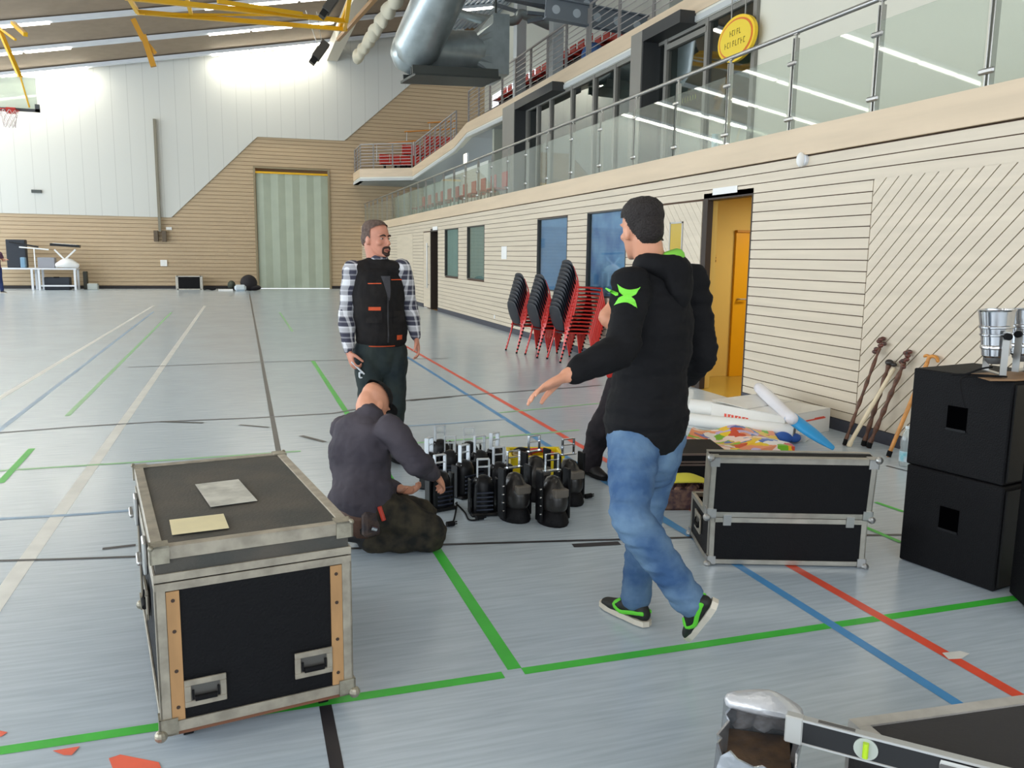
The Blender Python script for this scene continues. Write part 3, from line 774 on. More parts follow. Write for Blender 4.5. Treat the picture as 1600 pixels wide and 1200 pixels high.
# ------------------------------------------------------------------ ducts
def pipe(mb, pts, r, n=28, sub=1): mb.tube(pts, r, n=n, sub=sub)
dct = thing('ventilation_duct', 'large silver round duct dropping from the roof to a bend', 'duct', tuple(at(655, 110, 22)))
A, B = at(716, -70, 20.0), at(652, 72, 21.6)
C_, D_ = at(742, 82, 22.3), at(775, 82, 22.6)
m_ = MB(); ringtube(m_.bm, [A, B], [(.60, .60)] * 2, n=36, cap=True); m_.build('riser', M['galv'], dct, W=True, smooth=True)
m_ = MB(); ringtube(m_.bm, [at(640, 82, 21.9), C_], [(.54, .54)] * 2, n=36, cap=True); m_.build('branch', M['galv'], dct, W=True, smooth=True)
m_ = MB()
c1 = at(738, 82, 22.3); c2 = at(758, 78, 22.6)
ring = [c1 + V((0, math.cos(2 * PI * k / 32) * .54, math.sin(2 * PI * k / 32) * .54)) for k in range(32)]
sq = []
for k in range(32):
    a = 2 * PI * k / 32; c, s_ = math.cos(a), math.sin(a); f = .95 / max(abs(c), abs(s_)); sq.append(c2 + V((0, c * f * .8, s_ * f * .8)))
ra = [m_.bm.verts.new(v) for v in ring]; rb = [m_.bm.verts.new(v) for v in sq]; rc = [m_.bm.verts.new(v + V((.45, 0, 0))) for v in sq]
for X_, Y_ in ((ra, rb), (rb, rc)):
    for k in range(32): m_.bm.faces.new((X_[k], X_[(k + 1) % 32], Y_[(k + 1) % 32], Y_[k]))
m_.bm.faces.new(ra); m_.bm.faces.new(rc)
m_.build('transition_box', M['galv'], dct, W=True)
p, q = at(637, 122, 21.6), at(768, 128, 21.9)
t = dct
MB().bar(p, q, 1.2, .06).bar(p + V((0, -.6, .1)), q + V((0, -.6, .1)), .05, .2).bar(p + V((0, .6, .1)), q + V((0, .6, .1)), .05, .2).build('support_channel', M['galvd'], t, W=True)
for e in (p, q): MB().cyl(e + V((.1, 0, .1)), e + V((.1, 0, 3.5)), .03, n=8).build('hanger_rod', M['galvd'], t, W=True)
t = thing('ventilation_pipe', 'thin silver pipe running behind the big duct', 'duct', tuple(at(730, 27, 23)))
MB().tube([at(690, 8, 23), at(735, 27, 23), at(800, 33, 23), at(812, 22, 23), at(826, 26, 23), at(858, 40, 23)], .13, n=14, sub=4).build('pipe', M['galv'], t, W=True, smooth=True)
# white round beam and rolled curtain running along the roof
t = thing('roof_beam', 'white beam running along the ceiling to the end wall', 'beam', (4.0, 30, 10.2))
MB().bar((4.0, 37.9, 10.05), (4.0, 3, 10.05), .45, .5).build('beam', mat('off_white_beam', (206, 200, 184), .6), t, W=True)
p, q = at(558, 92, 31), onX(622, -8, at(558, 92, 31).x)
t = thing('curtain_roll', 'gathered off-white dividing curtain hanging along the roof', 'curtain', tuple(p))
m_ = MB(); pts = [p.lerp(q, k / 24) for k in range(25)]
m_.loft([v + V((0, 0, .05 * math.sin(i * 2.1))) for i, v in enumerate(pts)], [(.16 + .05 * math.sin(i * 1.7), .2 + .06 * math.sin(i * 2.3)) for i in range(25)], n=14, sub=3)
m_.build('fabric', mat('off_white_curtain', (208, 202, 182), .8, bump=.8, bscale=6), t, W=True, smooth='all')
p2, q2 = at(528, 62, 33), at(588, -5, 24)
o = MB().bar(p2, q2, .12, .12).build('curtain_track', mat('brown_track', (150, 110, 60), .5), loc=p2); tag(o, 'thin brown track beside the gathered curtain', 'track')

# yellow hoisting frames
yf = thing('yellow_truss', 'yellow welded hoisting frame high under the roof', 'frame', tuple(at(210, 0, 26)))
ym_ = M['yellow']
for (a, b_, Ya, Yb, w_) in (((196, -4), (541, 33), 24, 27, .12), ((215, 19), (541, 46), 26, 29, .12), ((538, 46), (541, 33), 29, 27, .1), ((541, 33), (549, -25), 27, 25, .12), ((530, 46), (549, -10), 29, 28, .1), ((290, -10), (300, 27), 24.6, 27, .1), ((472, 22), (340, 2), 26, 25, .1), ((225, 22), (470, 24), 26, 28, .06), ((200, -6), (215, 19), 24, 26, .1)):
    MB().bar(at(*a, Ya), at(*b_, Yb), w_, w_).build('tube', ym_, yf, W=True)
yg = thing('folded_hoist', 'orange-yellow folded arm hanging from the ceiling over the white wall', 'arm', tuple(at(240, 100, 33)))
for a, b_, w_ in (((208, 30), (224, 62), .16), ((224, 55), (240, 104), .18), ((212, 38), (232, 70), .1), ((232, 70), (243, 84), .12)):
    MB().bar(at(*a, 30.5), at(*b_, 30.5), w_, w_).build('tube', mat('ochre_lacquer', (206, 148, 40), .5), yg, W=True)
# basketball backboard
YB = 24.0
bb_ = thing('basketball_hoop', 'hoisted basketball backboard with red hoop at the upper left', 'basketball hoop', tuple(at(12, 170, YB)))
p = at(62, 171, YB); zt = at(55, 145, YB).z; xl = p.x - 1.8
MB().bb(xl, p.x - .05, YB, YB + .03, p.z, zt + .35).build('backboard', glass('backboard_glass', (228, 236, 226), refl=1, body=(230, 234, 226), bodyfac=.5), bb_, W=True)
MB().bb(xl, p.x, YB - .02, YB + .05, p.z - .07, p.z).bb(p.x - .1, p.x, YB - .02, YB + .05, p.z - .07, p.z + .12).build('bottom_frame', mat('dark_frame_metal', (72, 74, 76), .5), bb_, W=True)
hc = at(13, 172, YB - .35)
m_ = MB(); ringtube(m_.bm, [hc + V((.225 * math.cos(a * PI / 12), .225 * math.sin(a * PI / 12), 0)) for a in range(25)], [(.012, .012)] * 25, n=8, cap=False)
m_.bb(hc.x - .1, hc.x + .1, YB - .14, YB, hc.z - .04, hc.z + .1)
rim = m_.build('rim', mat('red_rim', (206, 52, 40), .4), bb_, W=True)
m_ = MB()
for k in range(10):
    for s_ in (-1, 1):
        pts = [hc + V((r_ * math.cos(2 * PI * (k + s_ * j * .5) / 10), r_ * math.sin(2 * PI * (k + s_ * j * .5) / 10), -.1 * j)) for j, r_ in enumerate((.225, .19, .16, .14, .13))]
        m_.tube(pts, .007, n=4, sub=1)
m_.build('net', mat('white_net', (226, 214, 210), .8), bb_, W=True)
for a, b_, w_ in (((0, 48), (32, 122), .09), ((-6, 40), (24, 62), .05), ((20, 36), (40, 54), .1), ((32, 120), (46, 168), .035)):
    MB().bar(at(*a, 26 if w_ > .04 else YB), at(*b_, 25 if w_ > .04 else YB), w_, w_).build('hoist_arm', ym_, bb_, W=True)
# thin pole / rope on the end wall
t = thing('wall_pole', 'slim grey-brown pole fixed to the end wall above small brackets', 'pole', tuple(at(250, 375, YF - .2)))
MB().bar(at(241, 186, YF - .15), at(250, 362, YF - .15), .16, .1).build('pole', mat('grey_brown_pole', (132, 126, 110), .5), t, W=True)
a = at(251, 368, YF - .15)
MB().bb(a.x - .26, a.x - .1, YF - .25, YF, a.z - .25, a.z + .2).bb(a.x + .06, a.x + .22, YF - .25, YF, a.z - .25, a.z + .2).build('bracket', mat('brown_bracket', (98, 84, 68), .6), t, W=True)
for i, ((px, py_), Y) in enumerate((((501, 79), 29), ((517, 6), 24))):
    c = at(px, py_, Y); k = .85 if i else 1
    t = thing('spotlight', ['black floodlight hanging below the yellow frame', 'black floodlight at the top edge beside the yellow frame'][i], 'spotlight', tuple(c))
    R = Matrix.Rotation(.62, 3, 'Y')
    MB().box(c, (.28 * k, .4, .62 * k), rot=R).build('housing', mat('dark_grey_housing', (62, 60, 56), .5), t, W=True, bevel=.02)
    MB().box(c + R @ V((0, 0, -.42 * k)), (.2 * k, .3, .2 * k), rot=R).build('hood', M['blackm'], t, W=True)
    MB().cyl(c + V((.05, 0, .2)), c + V((-.1, 0, 1.2)), .015, n=6).cyl(c + V((-.1, 0, .2)), c + V((-.45, 0, 1.2)), .015, n=6).build('suspension', M['steel'], t, W=True)
# small things on the right wall
sp = onX(1258, 250, WX)
t = thing('motion_sensor', 'small white sensor dome on the upper boards of the right wall', 'sensor', (WX - .01, sp.y, sp.z))
MB().cyl((.01, 0, 0), (-.02, 0, 0), .055, n=20).build('base', M['batten'], t, smooth=True)
MB().ell((-.04, 0, 0), (.045, .035, .07)).build('lens', M['whitep'], t, smooth=True)
def sheet(name, lab, cat, c, w_, h_, m_=None):
    o = MB().box((0, 0, 0), (.004, w_, h_)).build(name, m_ or M['whitep']); o.location = c; tag(o, lab, cat); return o
q = onX(1133, 299, WX); sheet('paper_sign', 'blank white strip sign above the open yellow doorway', 'sign', (WX - .006, q.y, q.z + .01), .5, .075)
q = onX(788, 395, WX); sheet('paper_notice', 'white paper notice pinned to the boards left of the chairs', 'notice', (WX - .006, q.y, q.z), .36, .26)
q = onX(680, 358, WX); sheet('paper_sign', 'small white sign above the far open doorway', 'sign', (WX - .006, q.y, q.z + .02), .6, .1)
q = at(1113, 404, 9.45); 
t = thing('door_plate', 'small framed plate on the yellow wall inside the doorway', 'sign', (q.x, 9.49, q.z))
MB().box((0, 0, 0), (.16, .02, .1)).build('plate', mat('ochre_plate', (214, 176, 84), .4), t)
MB().box((0, -.008, -.03), (.15, .012, .03)).box((0, -.008, .01), (.15, .012, .012)).build('frame', mat('brown_plate_frame', (130, 96, 40), .5), t)
q = onX(773, 495, WX); o = sheet('wall_socket', 'small white socket low on the boarded wall', 'socket', (WX - .006, q.y, q.z), .08, .08)
q = at(57, 299, YF - .1); o = MB().box((0, 0, 0), (.35, .1, .12)).build('wall_vent', M['galvd']); o.location = (q.x, YF - .1, q.z); tag(o, 'small dark fitting on the white wall boards', 'fitting')
q = at(264, 357, YF); o = MB().box((0, 0, 0), (.22, .06, .12)).build('wall_box', M['whitep']); o.location = (q.x, YF - .03, q.z); tag(o, 'small white box on the end wall right of the pole', 'box')
q = at(256, 411, YF); o = MB().box((0, 0, 0), (.26, .06, .26)).build('wall_box', M['whitep']); o.location = (q.x, YF - .03, q.z); tag(o, 'small white box low on the end wall below the pole', 'box')
# left side and rear of the hall: tall glazing
lw = MB(); lw.bb(-16.2, -16, -5, YF, -.2, .9).bb(-16.2, -16, -5, YF, 6.2, 7.4)
struct(lw, 'wall_left', M['white'])
wm = MB()
for k in range(15): wm.bb(-16.15, -16.05, -5 + k * 3.07 - .06, -5 + k * 3.07 + .06, .9, 6.2)
wm.bb(-16.15, -16.05, -5, YF, 3.5, 3.6)
struct(wm, 'window_6', M['frame'])
bw = MB(); bw.bb(-16.2, 16, -5.2, -5, -.2, .9).bb(-16.2, 16, -5.2, -5, 6.2, 13).bb(5.5, 16, -5.2, -5, .9, 6.2)
struct(bw, 'wall_rear', M['white'])
# ------------------------------------------------------------------ flight cases
def ball(mb, c, r=.022):
    mb.ell(c, (r, r, r), seg=12, ring=8)
def bracket_corner(mb, c, sx, sy, sz, L=.055, t=.006, rb=.02):
    x, y, z = c
    mb.box((x - sx * L / 2 + sx * t, y + sy * t / 2, z - sz * L / 2 + sz * t), (L, t, L)).box((x + sx * t / 2, y - sy * L / 2 + sy * t, z - sz * L / 2 + sz * t), (t, L, L)).box((x - sx * L / 2 + sx * t, y - sy * L / 2 + sy * t, z + sz * t / 2), (L, L, t))
    mb.ell((x + sx * .002, y + sy * .002, z + sz * .002), (rb, rb, rb), seg=10, ring=8)
def recessed_handle(parent, c, rot, name='handle', w=.115, h=.085, k=0):
    """sprung case handle: dish frame, dark recess, grip. local frame: x right, z up, -y outwards"""
    mtx = Matrix.Translation(c) @ rot.to_4x4()
    mb = MB(); fw = .02
    mb.box((0, -.004, h / 2 - fw / 2), (w, .008, fw)).box((0, -.004, -h / 2 + fw / 2), (w, .008, fw)).box((-w / 2 + fw / 2, -.004, 0), (fw, .008, h - 2 * fw + .001)).box((w / 2 - fw / 2, -.004, 0), (fw, .008, h - 2 * fw + .001))
    mb.box((0, .002, 0), (w - fw, .004, h - fw))
    mb.bm.transform(mtx)
    o = mb.build(name, M['aluw'], parent, bevel=.004)
    mb = MB(); mb.box((0, -.001, 0), (w - 2 * fw, .004, h - 2 * fw)); mb.bm.transform(mtx); mb.build('recess', mat('dull_grey_dish', (98, 96, 92), .4, .6), o)
    mb = MB(); mb.cyl((-w * .26, -.012, -h * .18), (w * .26, -.012, -h * .18), .009, n=10).bar((-w * .3, -.008, h * .12), (-w * .3, -.012, -h * .2), .006).bar((w * .3, -.008, h * .12), (w * .3, -.012, -h * .2), .006); mb.bm.transform(mtx); mb.build('grip', M['rubber'], o)
    return o
# big worn case in the left foreground
ca = thing('flight_case', 'big worn black flight case on castors with two paper stickers on its lid', 'flight case', (-.073, 3.144, 0), math.radians(9))
w2, d2, z0, z1 = .30, .535, .07, .672
zl = z1 - .115
MB().bb(-w2 + .004, w2 - .004, -d2 + .004, d2 - .004, z0, zl).build('body', M['black'], ca)
MB().bb(-w2 + .004, w2 - .004, -d2 + .004, d2 - .004, zl + .004, z1 - .003).build('lid', mat('worn_black_lid', (66, 66, 62), .7, rgb2=(86, 80, 72), vscale=5, bump=.2, bscale=90), ca)
e = MB(); a = .03; t_ = .004
for z in (z1,):
    for sx in (-1, 1):
        e.bb(sx * (w2 - a), sx * (w2 + t_), -d2 - t_, d2 + t_, z - .004, z + .002); e.bb(sx * (w2 - .003), sx * (w2 + t_), -d2 - t_, d2 + t_, z - .04, z)
    for sy in (-1, 1):
        e.bb(-w2, w2, sy * (d2 - a), sy * (d2 + t_), z - .004, z + .0015); e.bb(-w2, w2, sy * (d2 - .003), sy * (d2 + t_), z - .04, z)
e.build('lid_edging', M['aluw'], ca, bevel=.0015)
e = MB()
for z in (zl + .018, zl - .012):
    for sx in (-1, 1): e.bb(sx * (w2 - .003), sx * (w2 + t_), -d2 - t_, d2 + t_, z - .013, z + .013)
    for sy in (-1, 1): e.bb(-w2, w2, sy * (d2 - .003), sy * (d2 + t_), z - .013, z + .013)
e.build('tongue_and_groove_edging', M['aluw'], ca, bevel=.001)
e = MB()
for sx in (-1, 1):
    for sy in (-1, 1):
        e.bb(sx * (w2 - .028), sx * (w2 + t_), sy * (d2 - .003), sy * (d2 + t_), z0, zl - .02); e.bb(sx * (w2 - .003), sx * (w2 + t_), sy * (d2 - .03), sy * (d2 + t_), z0, zl - .02)
for sx in (-1, 1): e.bb(sx * (w2 - .003), sx * (w2 + t_), -d2, d2, z0, z0 + .035)
for sy in (-1, 1): e.bb(-w2, w2, sy * (d2 - .003), sy * (d2 + t_), z0, z0 + .035)
e.build('body_edging', M['aluw'], ca, bevel=.001)
for sx in (-1, 1):
    wd_ = MB().bb(sx * (w2 - .067), sx * (w2 - .029), -d2 - .003, -d2 + .003, z0 + .037, zl - .028).build('wooden_strip', M['wood'], ca)
    e = MB()
    for z in (.15, .27, .4, .5): e.cyl((sx * (w2 - .048), -d2 - .0045, z), (sx * (w2 - .048), -d2 - .002, z), .006, n=10)
    e.build('screws', mat('dark_screw_hole', (60, 44, 34), .6), wd_)
for sx in (-1, 1):
    for sy in (-1, 1):
        for z, sz in ((z0, -1), (z1, 1)):
            c_ = MB(); bracket_corner(c_, (sx * (w2 + t_), sy * (d2 + t_), z), sx, sy, sz, rb=.02 if sz < 0 else .009); c_.build('corner_bracket', mat('dull_corner_steel', (158, 152, 136), .4, .7, var=.2, vscale=30), ca)
for x, z in ((-.17, .19), (.17, .205)): recessed_handle(ca, (x, -d2 - .003, z), Matrix.Identity(3), w=.125, h=.09)
st_ = MB().box((-.02, -.02, z1 + .003), (.16, .32, .0012), rz=.05); o = st_.build('sticker', mat('torn_white_sticker', (196, 194, 184), .8, var=.18, vscale=14), ca); o['label'] = 'worn white paper sticker'
st_ = MB().box((-.15, -.36, z1 + .003), (.17, .16, .0012), rz=-.03); o = st_.build('sticker', mat('cream_tape_sticker', (232, 220, 178), .7, var=.06, vscale=8), ca); o['label'] = 'cream paper sticker by the lid edge'
# catches on the left side and castors
for y in (-.25, .3):
    MB().box((-w2 - .012, y, zl), (.014, .09, .11)).cyl((-w2 - .03, y - .03, zl - .02), (-w2 - .03, y + .03, zl + .0), .008).build('butterfly_catch', M['steel'], ca, bevel=.004)
recessed_handle(ca, (-w2 - .003, -.05, .33), Matrix.Rotation(-PI / 2, 3, 'Z'), w=.15, h=.11)
for sx in (-1, 1):
    for sy in (-1, 1):
        c_ = MB(); c_.cyl((sx * .22 - .015, sy * .44, .028), (sx * .22 + .015, sy * .44, .028), .028, n=16).box((sx * .22, sy * .44, .06), (.06, .07, .02)); c_.build('castor', M['rubber'], ca)
MB().bb(-w2 + .02, w2 - .02, -d2 + .01, d2 - .01, z0 - .018, z0).build('base_board', mat('rusty_brown_board', (120, 78, 56), .8), ca)

# open silver-edged case
u = V((.945, -.327, 0)); yaw = math.atan2(u.y, u.x)
cb = thing('flight_case', 'open black flight case with bright edges, lid standing up, beside the walking man', 'flight case', (2.21 + .4 * u.x + .235 * -u.y, 3.51 + .4 * u.y + .235 * u.x, 0), yaw)
hw, hd, hh = .395, .23, .25
m_ = MB(); m_.bb(-hw, hw, -hd, -hd + .01, .012, hh).bb(-hw, hw, hd - .01, hd, .012, hh).bb(-hw, -hw + .01, -hd, hd, .012, hh).bb(hw - .01, hw, -hd, hd, .012, hh).bb(-hw, hw, -hd, hd, .012, .022)
body = m_.build('body', M['black'], cb)
m_ = MB()
for sy in (-1, 1): m_.bb(-hw - .003, hw + .003, sy * (hd - .014), sy * (hd + .004), hh - .022, hh + .004).bb(-hw - .003, hw + .003, sy * (hd - .006), sy * (hd + .004), .008, .032)
for sx in (-1, 1): m_.bb(sx * (hw - .014), sx * (hw + .004), -hd, hd, hh - .022, hh + .004).bb(sx * (hw - .006), sx * (hw + .004), -hd, hd, .008, .032)
for sx in (-1, 1):
    for sy in (-1, 1): m_.bb(sx * (hw - .026), sx * (hw + .004), sy * (hd - .003), sy * (hd + .004), .01, hh).bb(sx * (hw - .003), sx * (hw + .004), sy * (hd - .026), sy * (hd + .004), .01, hh)
m_.build('body_edging', M['alu'], cb, bevel=.001)
for sx in (-1, 1):
    for sy in (-1, 1):
        c_ = MB(); bracket_corner(c_, (sx * (hw + .004), sy * (hd + .004), .01), sx, sy, -1, L=.045); c_.build('corner_bracket', M['steel'], cb)
recessed_handle(cb, (-hw - .003, .02, .15), Matrix.Rotation(-PI / 2, 3, 'Z'), w=.14, h=.1)
MB().bb(-hw + .012, hw - .012, -hd + .012, hd - .012, .03, .19).build('foam_lining', mat('brown_padding', (150, 120, 90), .9, var=.2, vscale=12, bump=.6, bscale=20), cb)
# the lid, swung open on the front edge
lh, ld = .315, .115
tilt = Matrix.Rotation(.10, 4, 'X'); piv = Matrix.Translation((0, -hd - .002, hh + .008))
def lidpart(mb, name, m__, **k):
    mb.bm.transform(piv @ tilt); return mb.build(name, m__, cb, **k)
m_ = MB(); m_.bb(-hw - .015, hw + .015, 0, .01, 0, lh).bb(-hw - .015, -hw - .005, 0, ld, 0, lh).bb(hw + .005, hw + .015, 0, ld, 0, lh).bb(-hw - .015, hw + .015, 0, ld, lh - .01, lh).bb(-hw - .015, hw + .015, 0, ld, 0, .01)
lidpart(m_, 'lid', M['black'])
W_ = hw + .015
m_ = MB()
for z in (0, lh): m_.bb(-W_ - .003, W_ + .003, -.004, .004, z - (.026 if z else 0), z + (0 if z else .026))
for sx in (-1, 1): m_.bb(sx * (W_ - .026), sx * (W_ + .003), -.004, .004, 0, lh).bb(sx * (W_ - .003), sx * (W_ + .003), -.004, ld, 0, lh)
m_.bb(-W_ - .003, W_ + .003, -.004, .03, lh - .002, lh + .004).bb(-W_ - .003, W_ + .003, ld - .022, ld + .003, lh - .004, lh + .004)
lidpart(m_, 'lid_edging', M['alu'])
for sx in (-1, 1):
    for z, sz in ((0, -1), (lh, 1)):
        c_ = MB(); bracket_corner(c_, (sx * (W_ + .003), -.004, z), sx, -1, sz, L=.05); lidpart(c_, 'corner_bracket', M['steel'])
    c_ = MB(); c_.bb(sx * .31 - .02, sx * .31 + .02, -.008, 0, -.045, .012); lidpart(c_, 'hinge', M['steel'])
# case behind the walking man, with a crate of bits in front of it
cc = thing('flight_case', 'black flight case half hidden behind the walking man, under the posters', 'flight case', (2.78, 4.92, 0), math.radians(-14))
MB().bb(-.33, .33, -.22, .22, .02, .20).build('body', M['black'], cc)
MB().bb(-.33, .33, -.22, .22, .21, .27).build('lid', M['black'], cc)
m_ = MB()
for z in (.265, .215, .195, .03): m_.bb(-.335, .335, -.226, -.215, z - .006, z + .006).bb(-.336, -.325, -.22, .22, z - .006, z + .006)
m_.build('edging', mat('dull_edge', (120, 104, 96), .4, .5), cc)
bk = thing('parts_box', 'open cardboard box of brown odds and ends beside the walking man\'s leg', 'box', (2.60, 4.46, 0), math.radians(-14))
m_ = MB(); m_.bb(-.15, .15, -.1, -.09, 0, .13).bb(-.15, .15, .09, .1, 0, .13).bb(-.15, -.14, -.1, .1, 0, .13).bb(.14, .15, -.1, .1, 0, .13).bb(-.15, .15, -.1, .1, 0, .01)
m_.build('box', mat('brown_printed_card', (130, 100, 84), .7, rgb2=(70, 50, 60), vscale=30), bk)
rnd = random.Random(3)
m_ = MB()
for i in range(26): m_.ell((rnd.uniform(-.12, .12), rnd.uniform(-.08, .08), .1 + rnd.uniform(0, .03)), (.028, .02, .02), seg=8, ring=6)
o = m_.build('odds_and_ends', mat('brown_bits', (150, 110, 84), .6, rgb2=(60, 40, 60), vscale=30), bk); o['kind'] = 'stuff'
m_ = MB().bb(-.0, .0001, 0, .0001, 0, .0001)
cl = MB(); cl.loft([(-.13, 0, .165), (-.04, .01, .175), (.06, .0, .18), (.14, .0, .165)], [(.012, .07), (.018, .09), (.018, .09), (.008, .06)], side=(0, 0, 1), n=14)
o = cl.build('yellow_cloth', mat('yellow_cloth', (214, 206, 70), .8, bump=.5, bscale=15), smooth=True); o.location = (2.60, 4.46, 0); o.rotation_euler = (0, 0, math.radians(-14)); tag(o, 'crumpled yellow cloth lying on the box of odds and ends', 'cloth')
m_.bm.free()

# ------------------------------------------------------------------ speaker stacks
def speaker_at(c, yaw_, z0, label, w=.5, d=.5, h=.5):
    t = thing('bass_speaker', label, 'speaker', (c[0], c[1], z0), yaw_, 'black bass speakers')
    MB().bb(0, w, 0, d, .004, h).build('cabinet', mat('black_speaker_paint', (14, 14, 17), .6, bump=.4, bscale=150, spec=.2), t, bevel=.006)
    MB().bb(-.002, .006, d * .5 - .05, d * .5 + .05, h * .46, h * .46 + .11).build('handle_recess', mat('hole_shade_black', (3, 3, 4), .9, spec=0), t)  # flat near-black plate, its colour stands in for shade inside the hole
    MB().bb(-.006, .0, d * .5 - .05, d * .5 + .05, h * .46 - .012, h * .46).build('handle', M['blackm'], t)
    MB().bb(.02, w - .02, -.008, .006, .02, h - .02).build('front_grille', mat('black_grille', (14, 14, 15), .5), t)
    f = MB()
    for x in (.05, w - .05):
        for y in (.05, d - .05): f.cyl((x, y, 0), (x, y, .006), .02, n=10)
    f.build('feet', M['rubber'], t)
    return t
ya = math.atan2(-.10, .48) * -1
cs = (3.335, 2.815)
yaw1 = math.radians(11.5)
speaker_at(cs, yaw1, 0, 'lower black bass speaker of the two-high stack under the spotlights', h=.515)
speaker_at((cs[0] + .0, cs[1] + .01), yaw1, .515, 'upper black bass speaker carrying the silver spotlight', h=.50)
yaw2 = math.radians(-28)
speaker_at((3.25, 2.50), yaw2, 0, 'lower black bass speaker cut off by the right edge of the photo', h=.515, d=.33)
speaker_at((3.25, 2.50), yaw2, .515, 'upper black bass speaker cut off by the right edge of the photo', h=.49, d=.33)
# spotlights on the upper speaker
def par(loc, yaw_, label, k=1.0):
    t = thing('spotlight', label, 'spotlight', loc, yaw_)
    R = Matrix.Rotation(-.06, 3, 'Y')
    c = V((0, 0, .075))
    m_ = MB()
    m_.lathe([(.046, 0), (.058, .01), (.06, .04), (.066, .045), (.066, .055), (.062, .06), (.064, .10), (.07, .104), (.07, .110), (.066, .114), (.068, .135), (.074, .139), (.074, .146), (.07, .15), (.077, .215), (.08, .215), (.082, .22), (.078, .222), (.074, .21), (.06, .10), (.0, .09)], n=32, rot=R, c=c)
    m_.build('housing', mat('polished_aluminium', (206, 208, 212), .18, .95), t, smooth=True)
    m_ = MB(); m_.lathe([(.0, .10), (.058, .105), (.071, .2), (.0735, .213)], n=32, rot=R, c=c); m_.build('reflector', mat('dark_inside', (30, 24, 26), .5), t, smooth=True)
    m_ = MB(); m_.lathe([(0, -.03), (.03, -.03), (.045, -.01), (.045, .005), (0, .005)], n=20, rot=R, c=c); m_.build('lamp_cap', mat('grey_lamp_cap', (120, 120, 120), .4, .5), t, smooth=True)
    m_ = MB(); 
    for s_ in (-1, 1): m_.bar((0, s_ * .09, .002), (0, s_ * .09, .2), .03, .005, up=(0, 1, 0))
    m_.bar((0, -.09, .004), (0, .09, .004), .03, .005)
    m_.build('yoke', M['steel'], t)
    for s_ in (-1, 1): MB().cyl((0, s_ * .088, .18), (0, s_ * .115, .18), .016, n=14).build('knob', M['rubber'], t)
    return t
p1 = onZ(1556, 590, 1.02)
mt_ = thing('wooden_board', 'thin wooden board under the spotlights on the speaker', 'board', (p1.x + .07, p1.y + .02, 1.017), math.radians(4))
MB().prism([(-.18, -.07, 0), (-.06, -.11, 0), (.2, -.11, 0), (.22, .1, 0), (-.1, .1, 0)], (0, 0, .008)).build('board', mat('board_wood', (150, 116, 84), .6), mt_)
par((p1.x - .005, p1.y + .01, 1.04), math.radians(-25), 'polished silver spotlight pointing up on the black speaker')
par((p1.x + .21, p1.y + .05, 1.04), math.radians(-65), 'second silver spotlight at the right edge of the photo')
cbm = MB()
pA, pB = V((p1.x - .03, p1.y, 1.07)), V((p1.x - .17, p1.y + .06, 1.035))
cbm.tube([pA, pA + V((-.06, .0, -.005)), pB + V((.03, -.02, .0)), pB + V((0, .03, -.008)), pB + V((.08, .02, -.008)), V((p1.x, p1.y - .055, 1.032))], .0045, n=8)
cbm.tube([V((p1.x - .02, p1.y - .05, 1.032)), V((p1.x - .1, p1.y - .01, 1.03)), V((p1.x - .2, p1.y + .0, 1.026)), V((p1.x - .235, p1.y - .03, .98)), V((p1.x - .232, p1.y - .06, .9))], .004, n=8)
o = cbm.build('power_cable', M['rubber'], loc=pA); tag(o, 'black cable trailing from the spotlight over the speaker edge', 'cable')

